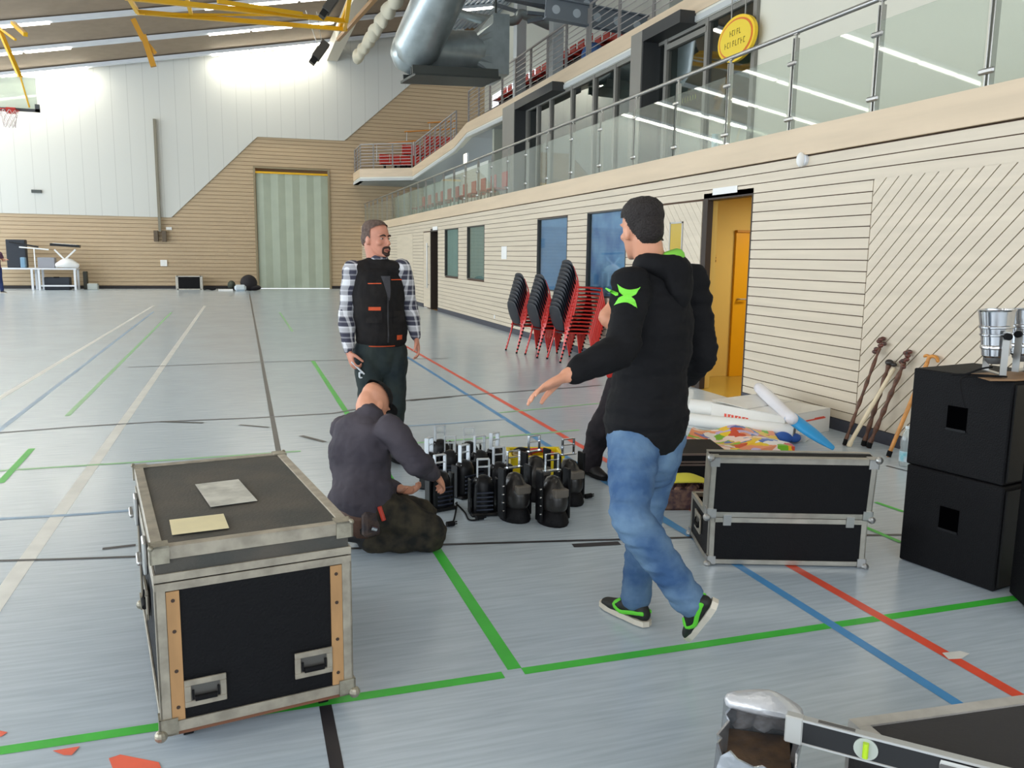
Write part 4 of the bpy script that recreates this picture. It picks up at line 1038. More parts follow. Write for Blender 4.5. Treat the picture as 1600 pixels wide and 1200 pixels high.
# ------------------------------------------------------------------ stage lights on the floor
def bracket(mb, c, w, h, d=.03, t=.006, R=None):
    b_ = MB()
    b_.bar((-w / 2, 0, 0), (-w / 2, 0, h), d, t, up=(1, 0, 0)).bar((w / 2, 0, 0), (w / 2, 0, h), d, t, up=(1, 0, 0)).bar((-w / 2, 0, h), (w / 2, 0, h), d, t).bar((-w / 2, 0, h * .62), (w / 2, 0, h * .62), d * .6, t).bar((-w / 2 - .012, 0, 0), (w / 2 + .012, 0, 0), d * 1.6, t * 1.5)
    return b_
SL = 'stage lights standing on the floor'
def stage_light(kind):
    t = thing('stage_light', 'black stage light', 'stage light', group=SL)
    if kind == 0:
        m_ = MB(); m_.loft([(0, 0, .012), (0, 0, .1), (0, 0, .19)], [(.07, .062), (.072, .065), (.066, .06)], n=20, sub=2); m_.build('body', mat('black_plastic_housing', (15, 16, 20), .4, bump=.1, bscale=60, spec=.3), t, smooth=True)
        m_ = MB(); m_.bb(-.085, .085, -.075, .075, 0, .022); m_.build('base', M['blackm'], t, bevel=.01)
        for sx in (-1, 1): MB().bb(sx * .077, sx * .089, -.03, .03, .01, .22).build('yoke_arm', M['blackm'], t, bevel=.003)
        m_ = MB()
        for k in range(5): m_.bb(-.05, .05, -.072, -.064, .04 + k * .026, .048 + k * .026)
        m_.build('cooling_ribs', mat('blue_black_ribs', (44, 50, 66), .4), t)
        m_ = bracket(None, None, .072, .125); m_.bm.transform(Matrix.Translation((0, 0, .215))); m_.build('clamp_bracket', mat('pale_zinc_bracket', (214, 220, 226), .35, .35), t)
    else:
        m_ = MB(); m_.loft([(0, 0, .075), (0, 0, .11), (0, 0, .18), (0, .0, .24)], [(.06, .085), (.078, .11), (.076, .105), (.05, .07)], n=20, sub=3); m_.build('head', mat('grey_black_housing', (34, 32, 31), .35, coat=.15), t, smooth=True)
        m_ = MB(); m_.loft([(0, 0, .012), (0, 0, .05)], [(.088, .12), (.08, .11)], n=18, sub=2); m_.build('base', M['black'], t, smooth=True)
        for sx in (-1, 1): MB().bb(sx * .082, sx * .1, -.035, .035, .02, .32).build('yoke_arm', M['blackm'], t, bevel=.004)
        m_ = MB(); m_.box((0, -.085, .2), (.09, .05, .05)); m_.build('display', mat('worn_grey_panel', (104, 98, 90), .35), t, bevel=.006)
        m_ = MB()
        for k in range(4): m_.cyl((-.095, -.03, .07 + .05 * k), (-.106, -.03, .07 + .05 * k), .006, n=8)
        m_.build('screws', M['chrome'], t)
        m_ = bracket(None, None, .085, .1, d=.02, t=.005); m_.bm.transform(Matrix.Translation((0, .02, .31))); m_.build('clamp_bracket', M['chrome'], t)
    return t
sl0, sl1 = stage_light(0), stage_light(1)
used = [False, False]
lights = [ # px, py on floor, kind, yaw, label
    (690, 806, 0, .3, 'black stage light with white bracket right at the kneeling man\'s hands'),
    (758, 814, 0, -.1, 'black stage light standing alone in front, left of the two rounded ones'),
    (808, 822, 1, .25, 'rounded dark stage light in front of the yellow crate'),
    (868, 828, 1, .15, 'rounded dark stage light frontmost on the right'),
    (840, 790, 1, .3, 'rounded dark stage light just behind the one before the crate'),
    (893, 796, 1, .2, 'rounded dark stage light behind the rightmost one'),
    (728, 786, 0, .5, 'black stage light second from the kneeling man, in the middle row'),
    (782, 790, 0, .1, 'black stage light in the middle row left of the rounded ones'),
    (706, 768, 0, -.4, 'black stage light in the back row behind the kneeling man\'s hand'),
    (673, 772, 0, .9, 'black stage light furthest left, half hidden by the kneeling man\'s arm'),
    (752, 768, 0, .2, 'black stage light in the back row with a tall pale bracket'),
    (735, 752, 0, -.2, 'black stage light at the very back of the cluster'),
    (775, 762, 0, .6, 'black stage light at the back beside the yellow crate'),
    (690, 748, 0, .1, 'black stage light at the back left of the cluster'),
]
for px, py_, k, yw, lab in lights:
    o = (sl0, sl1)[k]
    if used[k]: o = copy_tree(o)
    used[k] = True
    p = onZ(px, py_ - 8); o.location = (p.x, p.y + .05, 0); o.rotation_euler = (0, 0, yw); o['label'] = lab
def cable(pts, r, lab):
    P = [onZ(a, b_, .006) for a, b_ in pts]; m_ = MB(); m_.tube(P, r, n=8, sub=5)
    e_ = P[-1]; m_.cyl(e_ + V((-.015, 0, .012)), e_ + V((.03, .01, .012)), .016, n=10).cyl(e_ + V((.03, .01, .006)), e_ + V((.05, .015, .006)), .004, n=6).cyl(e_ + V((.03, .01, .018)), e_ + V((.05, .015, .018)), .004, n=6)
    o = m_.build('power_cable', M['rubber'], loc=P[0], smooth=True); tag(o, lab, 'cable')
cable([(714, 785), (712, 800), (708, 815), (702, 822)], .005, 'short black cable with plug by the kneeling man\'s knee')
cable([(712, 786), (726, 800), (733, 812), (748, 812)], .005, 'black cable curling between two stage lights')
cable([(895, 776), (908, 775), (918, 778)], .005, 'black cable ending in a plug right of the stage lights')
cable([(845, 745), (853, 752), (860, 762), (868, 772)], .004, 'thin black cable in front of the yellow crate')

# yellow crate with red things
cr = thing('plastic_crate', 'bright yellow plastic crate behind the stage lights', 'crate', (1.97, 5.48, 0), math.radians(-13))
m_ = MB(); cw, cd, chh = .185, .135, .15
for (a, b_, c, d) in ((-cw, cw, -cd, -cd + .008), (-cw, cw, cd - .008, cd), (-cw, -cw + .008, -cd, cd), (cw - .008, cw, -cd, cd)): m_.bb(a, b_, c, d, 0, chh)
m_.bb(-cw, cw, -cd, cd, 0, .008)
m_.build('tub', M['crate'], cr)
m_ = MB()
for (a, b_, c, d) in ((-cw - .012, cw + .012, -cd - .012, -cd + .01), (-cw - .012, cw + .012, cd - .01, cd + .012), (-cw - .012, -cw + .01, -cd, cd), (cw - .01, cw + .012, -cd, cd)): m_.bb(a, b_, c, d, chh - .015, chh + .004)
m_.build('rim', M['crate'], cr, bevel=.003)
m_ = MB()
for k in range(7): m_.bb(-cw + .03 + k * .05, -cw + .036 + k * .05, -cd - .006, -cd, .01, chh - .015)
m_.build('ribs', M['crate'], cr)
items = [('red_strap', 'red strap lying on top inside the yellow crate', 'strap', (.04, .03, .15), (.09, .05, .014), mat('red_webbing', (208, 50, 44), .6), .3),
         ('brown_jar', 'brown-red jar in the middle of the yellow crate', 'jar', (-.05, -.04, .11), (.035, .035, .07), mat('red_brown_glass', (120, 44, 36), .3), 0),
         ('black_tool', 'dark grey tool at the back of the yellow crate', 'tool', (-.08, .06, .145), (.07, .03, .02), M['blackm'], .2),
         ('cable_coil', 'beige coil of cable at the left of the yellow crate', 'cable', (-.12, -.03, .12), (.04, .06, .025), mat('beige_cable', (176, 160, 120), .6), 0),
         ('red_clamp', 'red clamp at the right of the yellow crate', 'clamp', (.12, -.02, .13), (.03, .08, .015), mat('red_webbing', (208, 50, 44), .6), -.5)]
for nm, lab, cat_, c, s_, mm, rz in items:
    m_ = MB()
    if nm == 'cable_coil':
        for k in range(3): ringtube(m_.bm, [V((.04 * math.cos(a * PI / 8), .05 * math.sin(a * PI / 8), k * .012)) for a in range(17)], [(.006, .006)] * 17, n=6, cap=False)
    elif nm == 'brown_jar':
        m_.lathe([(0, -.07), (.034, -.07), (.036, -.05), (.036, .02), (.026, .035), (.026, .05), (0, .05)], n=18)
    else:
        m_.loft([(-s_[0], 0, 0), (-s_[0] * .3, .008, .008), (s_[0] * .4, -.006, .0), (s_[0], .0, -.01)], [(s_[1] * .6, s_[2]), (s_[1], s_[2]), (s_[1] * .8, s_[2]), (s_[1] * .4, s_[2])], side=(0, 1, 0), n=10)
    o = m_.build(nm, mm, smooth=True); q = Matrix.Translation((1.97, 5.48, 0)) @ Matrix.Rotation(math.radians(-13), 4, 'Z') @ V(c); o.location = q; o.rotation_euler = (0, 0, rz); tag(o, lab, cat_)

# ------------------------------------------------------------------ stacked chairs
def stack_chair():
    t = thing('stacking_chair', 'red', 'chair')
    m_ = MB(); m_.loft([(-.2, 0, .43), (-.05, 0, .425), (.12, 0, .435), (.2, 0, .43)], [(.19, .012), (.21, .012), (.21, .012), (.19, .012)], side=(0, 1, 0), n=14, sub=2); m_.build('seat', M['shell'], t, smooth=True)
    m_ = MB(); m_.loft([(-.2, 0, .47), (-.235, 0, .56), (-.275, 0, .7), (-.30, 0, .80), (-.305, 0, .83)], [(.15, .013), (.2, .014), (.21, .014), (.17, .013), (.1, .01)], side=(0, 1, 0), n=16, sub=3); m_.build('backrest', M['shell'], t, smooth=True)
    for s_ in (-1, 1):
        m_ = MB(); m_.tube([(.19, s_ * .2, .42), (.27, s_ * .235, .01)], .013, n=8, sub=1); l = m_.build('leg', M['red'], t, smooth=True)
        MB().cyl((.27, s_ * .235, 0), (.268, s_ * .234, .025), .016, n=8).build('foot', M['rubber'], l)
        m_ = MB(); m_.tube([(-.262, s_ * .14, .74), (-.19, s_ * .19, .46), (-.29, s_ * .235, .01)], .013, n=8, sub=3); l = m_.build('leg', M['red'], t, smooth=True)
        MB().cyl((-.29, s_ * .235, 0), (-.288, s_ * .234, .025), .016, n=8).build('foot', M['rubber'], l)
    m_ = MB()
    for s_ in (-1, 1): m_.tube([(-.21, s_ * .2, .44), (.2, s_ * .2, .42)], .012, n=8, sub=1)
    m_.tube([(.19, -.2, .415), (.19, .2, .415)], .012, n=8, sub=1).tube([(-.19, -.2, .43), (-.19, .2, .43)], .012, n=8, sub=1)
    m_.build('seat_frame', M['red'], t, smooth=True)
    return t
sc0 = stack_chair(); fst = True
rzc = math.radians(4)
fd_ = V((math.cos(rzc), math.sin(rzc), 0))
for si, (px, py_, n_, nm) in enumerate(((824, 549, 9, 'the far stack'), (856, 556, 9, 'the middle stack'), (892, 563, 13, 'the tall near stack'))):
    b0 = onZ(px, py_)
    for k in range(n_):
        c = sc0 if fst else copy_tree(sc0); fst = False
        c.location = b0 + fd_ * (.016 * k) + V((0, 0, .056 * k)); c.rotation_euler = (0, 0, rzc)
        c['label'] = ('lowest chair of ' if k == 0 else 'topmost chair of ' if k == n_ - 1 else ORD[k] + ' chair from the floor in ') + nm + ' of red and black chairs'
        c['group'] = 'red and black chairs in ' + nm

# ------------------------------------------------------------------ things along the right wall
# big flat carton
cA, cB, cD = V((4.42, 5.91, 0)), V((5.10, 6.15, 0)), V((4.17, 6.72, 0))
ct = thing('cardboard_carton', 'large flat white carton with red print against the boarded wall', 'carton', tuple(cA), math.atan2(.24, .68))
w_, d_, h_ = .70, .80, .21
m_ = MB(); m_.bb(0, w_, 0, d_, 0, h_); m_.build('carton', M['card'], ct, bevel=.003)
m_ = MB(); m_.prism([(0, 0, h_ + .002), (w_, 0, h_ + .002), (w_, d_ * .5, h_ + .002), (0, d_ * .45, h_ + .002)], (0, 0, .004)); m_.prism([(0, d_ * .5, h_ + .003), (w_, d_ * .52, h_ + .003), (w_, d_, h_ + .02), (0, d_, h_ + .03)], (0, 0, .004)); m_.build('flap', M['card'], ct)
rp = mat('red_print', (226, 84, 64), .6)
m_ = MB()
for k in range(7): m_.bb(-.002, 0, .62 - k * .04, .645 - k * .04, .1, .135); m_.bb(-.002, 0, .61 - k * .04, .63 - k * .04, .128 if k % 2 else .1, .136 if k % 2 else .108)
m_.bb(.3, .62, -.003, 0, .13, .142).bb(.45, .6, -.003, 0, .142, .15)
m_.build('print', rp, ct)
# white roll with blue sleeve leaning over the carton
a, b_, c = V((4.86, 7.0, .40)), onZ(1238, 655, .24), onZ(1302, 700, .03)
t = thing('banner_roll', 'white roll with bright blue sleeve lying across the white carton', 'banner roll', (a.x, a.y, 0))
a = onX(1186, 606, 4.80)
MB().loft([a, a.lerp(b_, .3), a.lerp(b_, .7), b_], [.052, .058, .05, .05], n=18, sub=3).build('roll', mat('white_vinyl', (236, 236, 244), .3, bump=.3, bscale=6), t, W=True, smooth=True)
MB().loft([b_.lerp(a, .05), b_.lerp(c, .5), c], [(.062, .045), (.066, .035), (.03, .01)], n=16, sub=4).build('sleeve', M['blue'], t, W=True, smooth=True)
# white rolls lying on the floor
for i, (p0, p1_, r_, lab) in enumerate((((1075, 672), (1240, 692), .06, 'front white paper roll behind the colourful poster'), ((1078, 658), (1243, 676), .075, 'rear thicker white paper roll before the carton'))):
    a, b_ = onZ(*p0), onZ(*p1_); a.z = b_.z = r_ + .12 * (i == 1) * 0 + .0
    if i == 0: a.z = b_.z = .1
    else: a.z = b_.z = .14
    t = thing('paper_roll', lab, 'paper roll', (a.x, a.y, 0), group='white paper rolls')
    MB().cyl(a, b_, r_, n=24).build('roll', mat('white_roll', (240, 240, 236), .45), t, W=True, smooth=True)
    d_ = (b_ - a).normalized(); MB().cyl(b_ - d_ * .01, b_ + d_ * .004, r_ * .62, n=20).build('core', mat('grey_core', (110, 110, 112), .6), t, W=True)
o = MB().bb(-.55, .6, -.11, .11, 0, .07).build('folded_cardboard', M['card'], bevel=.004); pc = (onZ(1078, 665) + onZ(1240, 685)) / 2; o.location = (pc.x, pc.y, 0); o.rotation_euler = (0, 0, math.atan2(*(onZ(1240, 685) - onZ(1078, 665)).yx)); tag(o, 'flat folded white card under the paper rolls', 'cardboard')
# colourful poster (generic shapes only)
mp_ = bpy.data.materials.new('colourful_poster_print'); mp_.use_nodes = True; nt = mp_.node_tree; b = nt.nodes['Principled BSDF']; b.inputs['Roughness'].default_value = .35
tc = nt.nodes.new('ShaderNodeTexCoord'); vo = nt.nodes.new('ShaderNodeTexVoronoi'); vo.inputs['Scale'].default_value = 11; vo.inputs['Randomness'].default_value = 1
nz = nt.nodes.new('ShaderNodeTexNoise'); nz.inputs['Scale'].default_value = 6; mxv = nt.nodes.new('ShaderNodeVectorMath'); mxv.operation = 'MULTIPLY_ADD'; mxv.inputs[1].default_value = (.25, .25, .25)
nt.links.new(tc.outputs['Object'], nz.inputs['Vector']); nt.links.new(nz.outputs['Color'], mxv.inputs[0]); nt.links.new(tc.outputs['Object'], mxv.inputs[2]); nt.links.new(mxv.outputs[0], vo.inputs['Vector'])
sp_ = nt.nodes.new('ShaderNodeSeparateColor'); nt.links.new(vo.outputs['Color'], sp_.inputs[0]); rr_ = nt.nodes.new('ShaderNodeValToRGB'); rr_.color_ramp.interpolation = 'CONSTANT'
cols = [(244, 206, 30), (238, 236, 234), (52, 104, 190), (236, 150, 110), (120, 186, 30), (250, 224, 214), (214, 70, 40), (200, 180, 220), (240, 190, 30)]
for i, c in enumerate(cols):
    el = rr_.color_ramp.elements[i] if i < 2 else rr_.color_ramp.elements.new(i / len(cols)); el.position = i / len(cols); el.color = (*s2l(c), 1)
nt.links.new(sp_.outputs[0], rr_.inputs['Fac']); nt.links.new(rr_.outputs['Color'], b.inputs['Base Color'])
P_ = [onZ(1060, 706, .1), onZ(1242, 700, .1), onZ(1205, 670, .1), onZ(1082, 671, .1)]
bm = bmesh.new(); nx, ny = 24, 10; g = [[None] * (ny + 1) for _ in range(nx + 1)]
for i in range(nx + 1):
    for j in range(ny + 1):
        u_, v_ = i / nx, j / ny
        p = P_[0].lerp(P_[1], u_).lerp(P_[3].lerp(P_[2], u_), v_); p.z = .10 + .025 * math.sin(u_ * 9 + v_ * 3) + .015 * math.sin(v_ * 8)
        g[i][j] = bm.verts.new(p)
lo = {}
for i in range(nx):
    for j in range(ny): bm.faces.new((g[i][j], g[i + 1][j], g[i + 1][j + 1], g[i][j + 1]))
ext = bmesh.ops.extrude_face_region(bm, geom=bm.faces[:]); vs = [v for v in ext['geom'] if isinstance(v, bmesh.types.BMVert)]
for v in vs: v.co.z = 0.003
mb = MB(); mb.bm.free(); mb.bm = bm; o = mb.build('poster_pile', mp_, loc=(P_[0].x, P_[0].y, 0), smooth=True); tag(o, 'loose pile of brightly coloured printed posters behind the open case', 'poster')
o = MB().ell((0, 0, .05), (.1, .06, .05)).ell((.09, -.02, .045), (.06, .05, .04)).build('blue_bundle', mat('blue_cloth', (50, 96, 176), .7, bump=.5, bscale=14), smooth=True); q = onZ(1238, 697, 0); o.location = (q.x, q.y + .12, 0); tag(o, 'small crumpled blue bundle at the end of the posters', 'cloth')
# walking sticks and poles leaning on the wall
WG = 'sticks leaning on the diagonal boards'
def stick(base, tpx, r, mm, lab, head, knots=0, name='walking_stick'):
    a = onZ(*base); b_ = onX(*tpx, WX - .05); a.z = .012
    t = thing(name, lab, 'stick', (a.x, a.y, 0), group=WG)
    n_ = 14; P = [a.lerp(b_, k / n_) for k in range(n_ + 1)]
    R = [r * (1 + (.28 * math.sin(k * 2.3) if knots else .03 * k / n_)) for k in range(n_ + 1)]
    m_ = MB(); m_.loft(P, R, n=10, sub=3); m_.build('shaft', mm, t, W=True, smooth=True)
    MB().cyl(a + V((0, 0, -.008)), a.lerp(b_, .05), r * 1.25, n=10).build('rubber_tip', M['rubber'] if head != 'bare' else mm, t, W=True)
    d = (b_ - a).normalized()
    if head == 'carved':
        m_ = MB(); rn = random.Random(int(base[0]))
        for k in range(7): m_.ell(b_ + d * (.02 * k - .02) + V((rn.uniform(-.02, .0), rn.uniform(-.04, .04), rn.uniform(-.012, .012))), (.016, .03, .018), seg=10, ring=7)
        m_.build('carved_head', mat('red_brown_carving', (110, 54, 40), .5, rgb2=(50, 40, 36), vscale=40), t, W=True, smooth=True)
    elif head == 'hook':
        m_ = MB(); m_.tube([b_, b_ + d * .04, b_ + d * .055 + V((0, -.03, .0)), b_ + d * .045 + V((0, -.07, .0)), b_ + d * .03 + V((0, -.09, -.008))], .014, n=10); m_.tube([b_ + d * .045, b_ + d * .05 + V((0, .03, .004)), b_ + d * .045 + V((0, .05, .0))], .012, n=10)
        m_.build('handle', M['orangew'], t, W=True, smooth=True)
    elif head == 'knob':
        m_ = MB(); m_.ell(b_ + d * .03, (.03, .04, .028), seg=12, ring=8); m_.ell(b_ + d * .03 + V((0, -.05, -.01)), (.02, .03, .018), seg=12, ring=8); m_.build('knob', mat('black_carving', (40, 34, 32), .4), t, W=True, smooth=True)
    return t
stick((1319, 696), (1374, 545), .014, M['darkw'], 'thin dark stick standing furthest left of the leaning sticks', 'carved', 1)
stick((1326, 698), (1396, 577), .017, M['palew'], 'pale bare wooden pole in front of the dark sticks', 'bare', 0, 'wooden_pole')
stick((1349, 697), (1388, 572), .018, M['darkw'], 'knotty brown stick with black carved head', 'knob', 1)
stick((1357, 700), (1412, 568), .018, M['darkw'], 'very knotty dark stick right of the pale pole', 'carved', 1)
stick((1388, 714), (1449, 566), .016, M['orangew'], 'orange varnished walking cane with curved handle behind the speakers', 'hook', 0)
# water bottle
q = onZ(1413, 728)
t = thing('water_bottle', 'clear plastic water bottle with pale label between cane and speakers', 'bottle', (q.x, q.y, 0))
MB().lathe([(0, 0), (.04, .002), (.042, .02), (.042, .12), (.038, .14), (.042, .16), (.042, .2), (.03, .25), (.014, .28), (.014, .3), (0, .3)], n=24).build('bottle', glass('clear_pet', (232, 240, 240), refl=1, body=(220, 226, 226), bodyfac=.3), t, smooth=True)
MB().lathe([(.0428, .04), (.0432, .045), (.0432, .115), (.0428, .12)], n=24).build('label', mat('pale_bottle_label', (206, 214, 222), .5, rgb2=(120, 190, 200), vscale=20), t, smooth=True)
MB().cyl((0, 0, .292), (0, 0, .312), .017, n=16).build('cap', mat('white_cap', (228, 238, 240), .4), t)

# ------------------------------------------------------------------ bottom right corner: open case, foil bag, spirit level
ZC = .42
E0, E1 = onZ(1330, 1126, ZC), onZ(1640, 1083, ZC)
dr = (E1 - E0).normalized(); nr = V((dr.y, -dr.x, 0))       # nr points towards the camera
cd = thing('flight_case', 'black flight case with aluminium rim at the bottom right, under the spirit level', 'flight case', (E0.x, E0.y, 0), math.atan2(dr.y, dr.x))
MB().bb(0, .85, -.6, 0, .012, ZC - .002).build('body', mat('matt_dark_board', (46, 44, 46), .6, bump=.15, bscale=80), cd)
m_ = MB(); m_.bb(-.004, .854, -.032, .004, ZC - .03, ZC + .003).bb(-.0045, .03, -.603, -.001, ZC - .029, ZC + .0025).bb(-.003, .854, -.604, -.57, ZC - .03, ZC + .0035).bb(-.005, .03, -.003, .0045, 0.01, ZC - .001).bb(-.0035, .853, -.003, .0035, .01, .04)
m_.build('edging', mat('pale_brushed_edge', (196, 192, 186), .35, .5, var=.08, vscale=20), cd)
# cardboard box wrapped in a foil bag, open at the top
FZ = .40
F_ = [onZ(1122, 1175, FZ), onZ(1135, 1098, FZ), onZ(1242, 1112, FZ), onZ(1250, 1215, FZ)]
cen = sum(F_, V()) / 4
fb = thing('foil_bag', 'open box in a crumpled silver foil bag at the bottom right', 'bag', (cen.x, cen.y, 0))
def boxwall(mb, P, z0, z1, th, jit=0.0, seg=1, seed=1):
    rn = random.Random(seed); n_ = len(P); out = []; inn = []
    c = sum(P, V()) / n_
    ring = []
    for i in range(n_):
        for s_ in range(seg): ring.append(P[i].lerp(P[(i + 1) % n_], s_ / seg))
    lv = [z0, z0 + (z1 - z0) * .4, z0 + (z1 - z0) * .8, z1]
    O = [[mb.bm.verts.new((p.x + rn.uniform(-jit, jit), p.y + rn.uniform(-jit, jit), z + (rn.uniform(-jit, jit) * 1.6 if z == z1 else 0))) for p in ring] for z in lv]
    I = [[mb.bm.verts.new(v.co + (V((c.x, c.y, 0)) - V((v.co.x, v.co.y, 0))).normalized() * th) for v in L] for L in O]
    N = len(ring)
    for a_, b_ in zip(O, O[1:]):
        for k in range(N): mb.bm.faces.new((a_[k], a_[(k + 1) % N], b_[(k + 1) % N], b_[k]))
    for a_, b_ in zip(I, I[1:]):
        for k in range(N): mb.bm.faces.new((a_[k], b_[k], b_[(k + 1) % N], a_[(k + 1) % N]))
    for k in range(N): mb.bm.faces.new((O[-1][k], O[-1][(k + 1) % N], I[-1][(k + 1) % N], I[-1][k])); mb.bm.faces.new((O[0][k], I[0][k], I[0][(k + 1) % N], O[0][(k + 1) % N]))
    return mb
boxwall(MB(), F_, 0.004, FZ, .006, .010, 7, 4).build('foil', mat('crumpled_foil', (196, 200, 206), .22, .8, bump=1.0, bscale=14), fb, W=True, smooth=True)
m_ = MB(); 
m_.loft([F_[1] + V((.0, -.02, .02)), F_[1].lerp(F_[2], .5) + V((0, -.035, .03)), F_[2] + V((-.01, -.02, .012))], [(.018, .03), (.028, .05), (.016, .035)], side=(0, 0, 1), n=14, sub=4); m_.build('folded_rim', mat('soft_white_foil', (216, 218, 222), .3, .4, bump=1.0, bscale=16), fb, W=True, smooth=True)
m_ = MB(); inn = [cen + (p - cen) * .88 for p in F_]; m_.prism([(p.x, p.y, FZ - .07) for p in inn], (0, 0, .008)); m_.build('crumpled_contents', mat('brown_crumpled_paper', (120, 92, 66), .6, rgb2=(40, 32, 28), vscale=9, bump=1.0, bscale=20), fb, W=True)
# spirit level
L0, L1 = onZ(1236, 1128, .47), onZ(1640, 1232, .47)
dl_ = (L1 - L0); ll = dl_.length; ax = dl_.normalized()
lv = thing('spirit_level', 'black spirit level with silver edges lying across the case and foil bag', 'spirit level', tuple(L0 - V((0, 0, .045))), math.atan2(ax.y, ax.x))
hh_ = .064; tt = .022
m_ = MB(); m_.bb(0, ll, -tt / 2 + .002, tt / 2 - .002, -.0 + .004, hh_ - .004); m_.build('body', mat('black_anodised', (28, 28, 30), .35), lv)
m_ = MB(); m_.bb(-.004, ll, -tt / 2, tt / 2, hh_ - .007, hh_).bb(-.004, ll, -tt / 2, tt / 2, 0, .006); m_.build('rails', mat('bright_level_edge', (206, 206, 204), .3, .6), lv, bevel=.001)
m_ = MB(); m_.bb(-.012, .028, -tt / 2 - .002, tt / 2 + .002, -.002, hh_ + .002); m_.build('end_cap', mat('silver_end_cap', (196, 196, 192), .4, .4), lv, bevel=.003)
m_ = MB(); m_.cyl((.165, -tt / 2 - .0015, hh_ / 2), (.165, tt / 2, hh_ / 2), .026, n=24); vw = m_.build('vial_window', mat('clear_grey_plastic', (176, 182, 174), .2), lv)
m_ = MB(); m_.cyl((.165, -tt / 2 - .006, hh_ / 2 - .018), (.165, -tt / 2 - .006, hh_ / 2 + .018), .0065, n=12); m_.build('vial', mat('lime_vial', (178, 214, 40), .2), vw)
m_ = MB(); m_.loft([(.315, -tt / 2 - .001, hh_ / 2), (.42, -tt / 2 - .001, hh_ / 2)], [(.022, .003), (.022, .003)], side=(0, 0, 1), n=20, sub=1)
m_.build('hand_hole_rim', mat('silver_end_cap', (196, 196, 192), .4, .4), lv)
m_ = MB(); m_.loft([(.315, -tt / 2 - .003, hh_ / 2), (.42, -tt / 2 - .003, hh_ / 2)], [(.014, .003), (.014, .003)], side=(0, 0, 1), n=20, sub=1); m_.build('hand_hole', mat('shadow_grey_slot', (92, 90, 88), .6), lv)
text_mesh('LEVEL'[:0] + 'L  EU', .03, mat('white_print', (226, 226, 226), .5), wmat(lv) @ Matrix.Translation((.555, -tt / 2 - .0005, hh_ / 2 - .004)) @ Matrix.Rotation(PI / 2, 4, 'X'), lv)
m_ = MB(); m_.bb(.06, .14, -.006, .006, hh_, hh_ + .001); m_.build('slot_mark', mat('shadow_grey_slot', (92, 90, 88), .6), lv)

# ------------------------------------------------------------------ far end: tables, keyboard, boxes
tw = thing('folding_table', 'long white folding table against the end wall', 'table', (-7.7, 36.9, 0))
MB().bb(-1.45, 1.45, -.4, .4, .8, .86).build('table_top', mat('white_table', (226, 228, 232), .4), tw)
for x in (-1.38, -.12, .12, 1.38):
    for y in (-.34, .34): MB().bb(x - .04, x + .04, y - .03, y + .03, 0, .8).build('leg', mat('white_table', (226, 228, 232), .4), tw)
MB().bb(.12, 1.38, -.34, -.3, .14, .2).build('cross_bar', mat('white_table', (226, 228, 232), .4), tw)
def far_box(nm, lab, cat_, a, b_, Y, d_, mm, z=None, bev=.02):
    p, q = at(*a, Y), at(*b_, Y); z0_, z1_ = min(p.z, q.z), max(p.z, q.z)
    if z is not None: z0_ = z
    o = MB().bb(0, q.x - p.x, 0, d_, 0, z1_ - z0_).build(nm, mm, bevel=bev); o.location = (p.x, Y, z0_); tag(o, lab, cat_); return o
far_box('loudspeaker', 'tall black loudspeaker standing on the far table', 'speaker', (8, 374), (42, 421), 36.9, .35, mat('blue_black_box', (38, 44, 54), .6), .86)
far_box('mixer_case', 'small grey mixing desk on the far table', 'mixer', (58, 402), (86, 421), 36.7, .4, mat('grey_device', (150, 152, 160), .5), .86)
far_box('blue_bottle_box', 'pale blue box in front of the far black loudspeaker', 'box', (31, 402), (40, 421), 36.6, .25, mat('pale_blue_box', (120, 156, 182), .5), .86)
kb = thing('keyboard', 'black electronic keyboard on a white crossed stand over the far table', 'keyboard', tuple(at(103, 384, 36.8)))
a, b_ = at(79, 382, 36.8), at(125, 385, 36.8)
MB().bar(a, b_, .32, .1).build('body', M['blackm'], kb, W=True)
MB().bar(a + V((.1, -.1, .055)), b_ + V((-.1, -.1, .055)), .12, .012).build('keys', M['whitep'], kb, W=True)
c1, c2 = at(85, 390, 36.8), at(114, 421, 36.8); c3, c4 = at(118, 390, 36.8), at(88, 421, 36.8); c2.z = c4.z = .875
MB().bar(c1, c2, .06, .06).bar(c3, c4, .06, .06).build('cross_stand', M['whitep'], kb, W=True)
ms = thing('music_stand', 'thin white boom between loudspeaker and keyboard on the far table', 'stand', (-8.1, 36.75, .86))
MB().bar(at(30, 386, 36.75), at(76, 390, 36.75), .06, .05).bar(at(53, 388, 36.75), V((at(53, 388, 36.75).x, 36.75, .865)), .04, .04).build('boom', M['whitep'], ms, W=True)
MB().bar(at(14, 378, 36.75), at(60, 386, 36.75), .05, .06).build('microphone', M['blackm'], ms, W=True)
t = thing('white_carton', 'white bag-like pile at the right end of the far table', 'bag', (at(106, 421, 36.7).x, 36.7, .861))
MB().loft([(-.35, 0, .12), (0, 0, .2), (.35, 0, .1)], [(.1, .1), (.2, .18), (.1, .08)], side=(0, 0, 1), n=14).build('sack', M['whitep'], t, smooth=True)
t = thing('under_table_case', 'black case under the right half of the far table', 'case', (-7.0, 36.9, 0))
MB().bb(-.45, .45, -.2, .25, .0, .5).build('body', mat('blue_black_box', (38, 44, 54), .6), t, bevel=.02)
MB().cyl((-.1, -.21, .5), (.1, -.21, .5), .02).build('handle', M['rubber'], t)
far_box('plastic_tub', 'small pale tub on the floor right of the far table', 'tub', (136, 443), (153, 452), 36.9, .3, mat('grey_white_tub', (184, 190, 186), .5), 0)
far_box('dark_bin', 'dark narrow bin beside the far table leg', 'bin', (129, 424), (137, 452), 37.3, .3, mat('olive_black', (62, 62, 54), .6), 0)
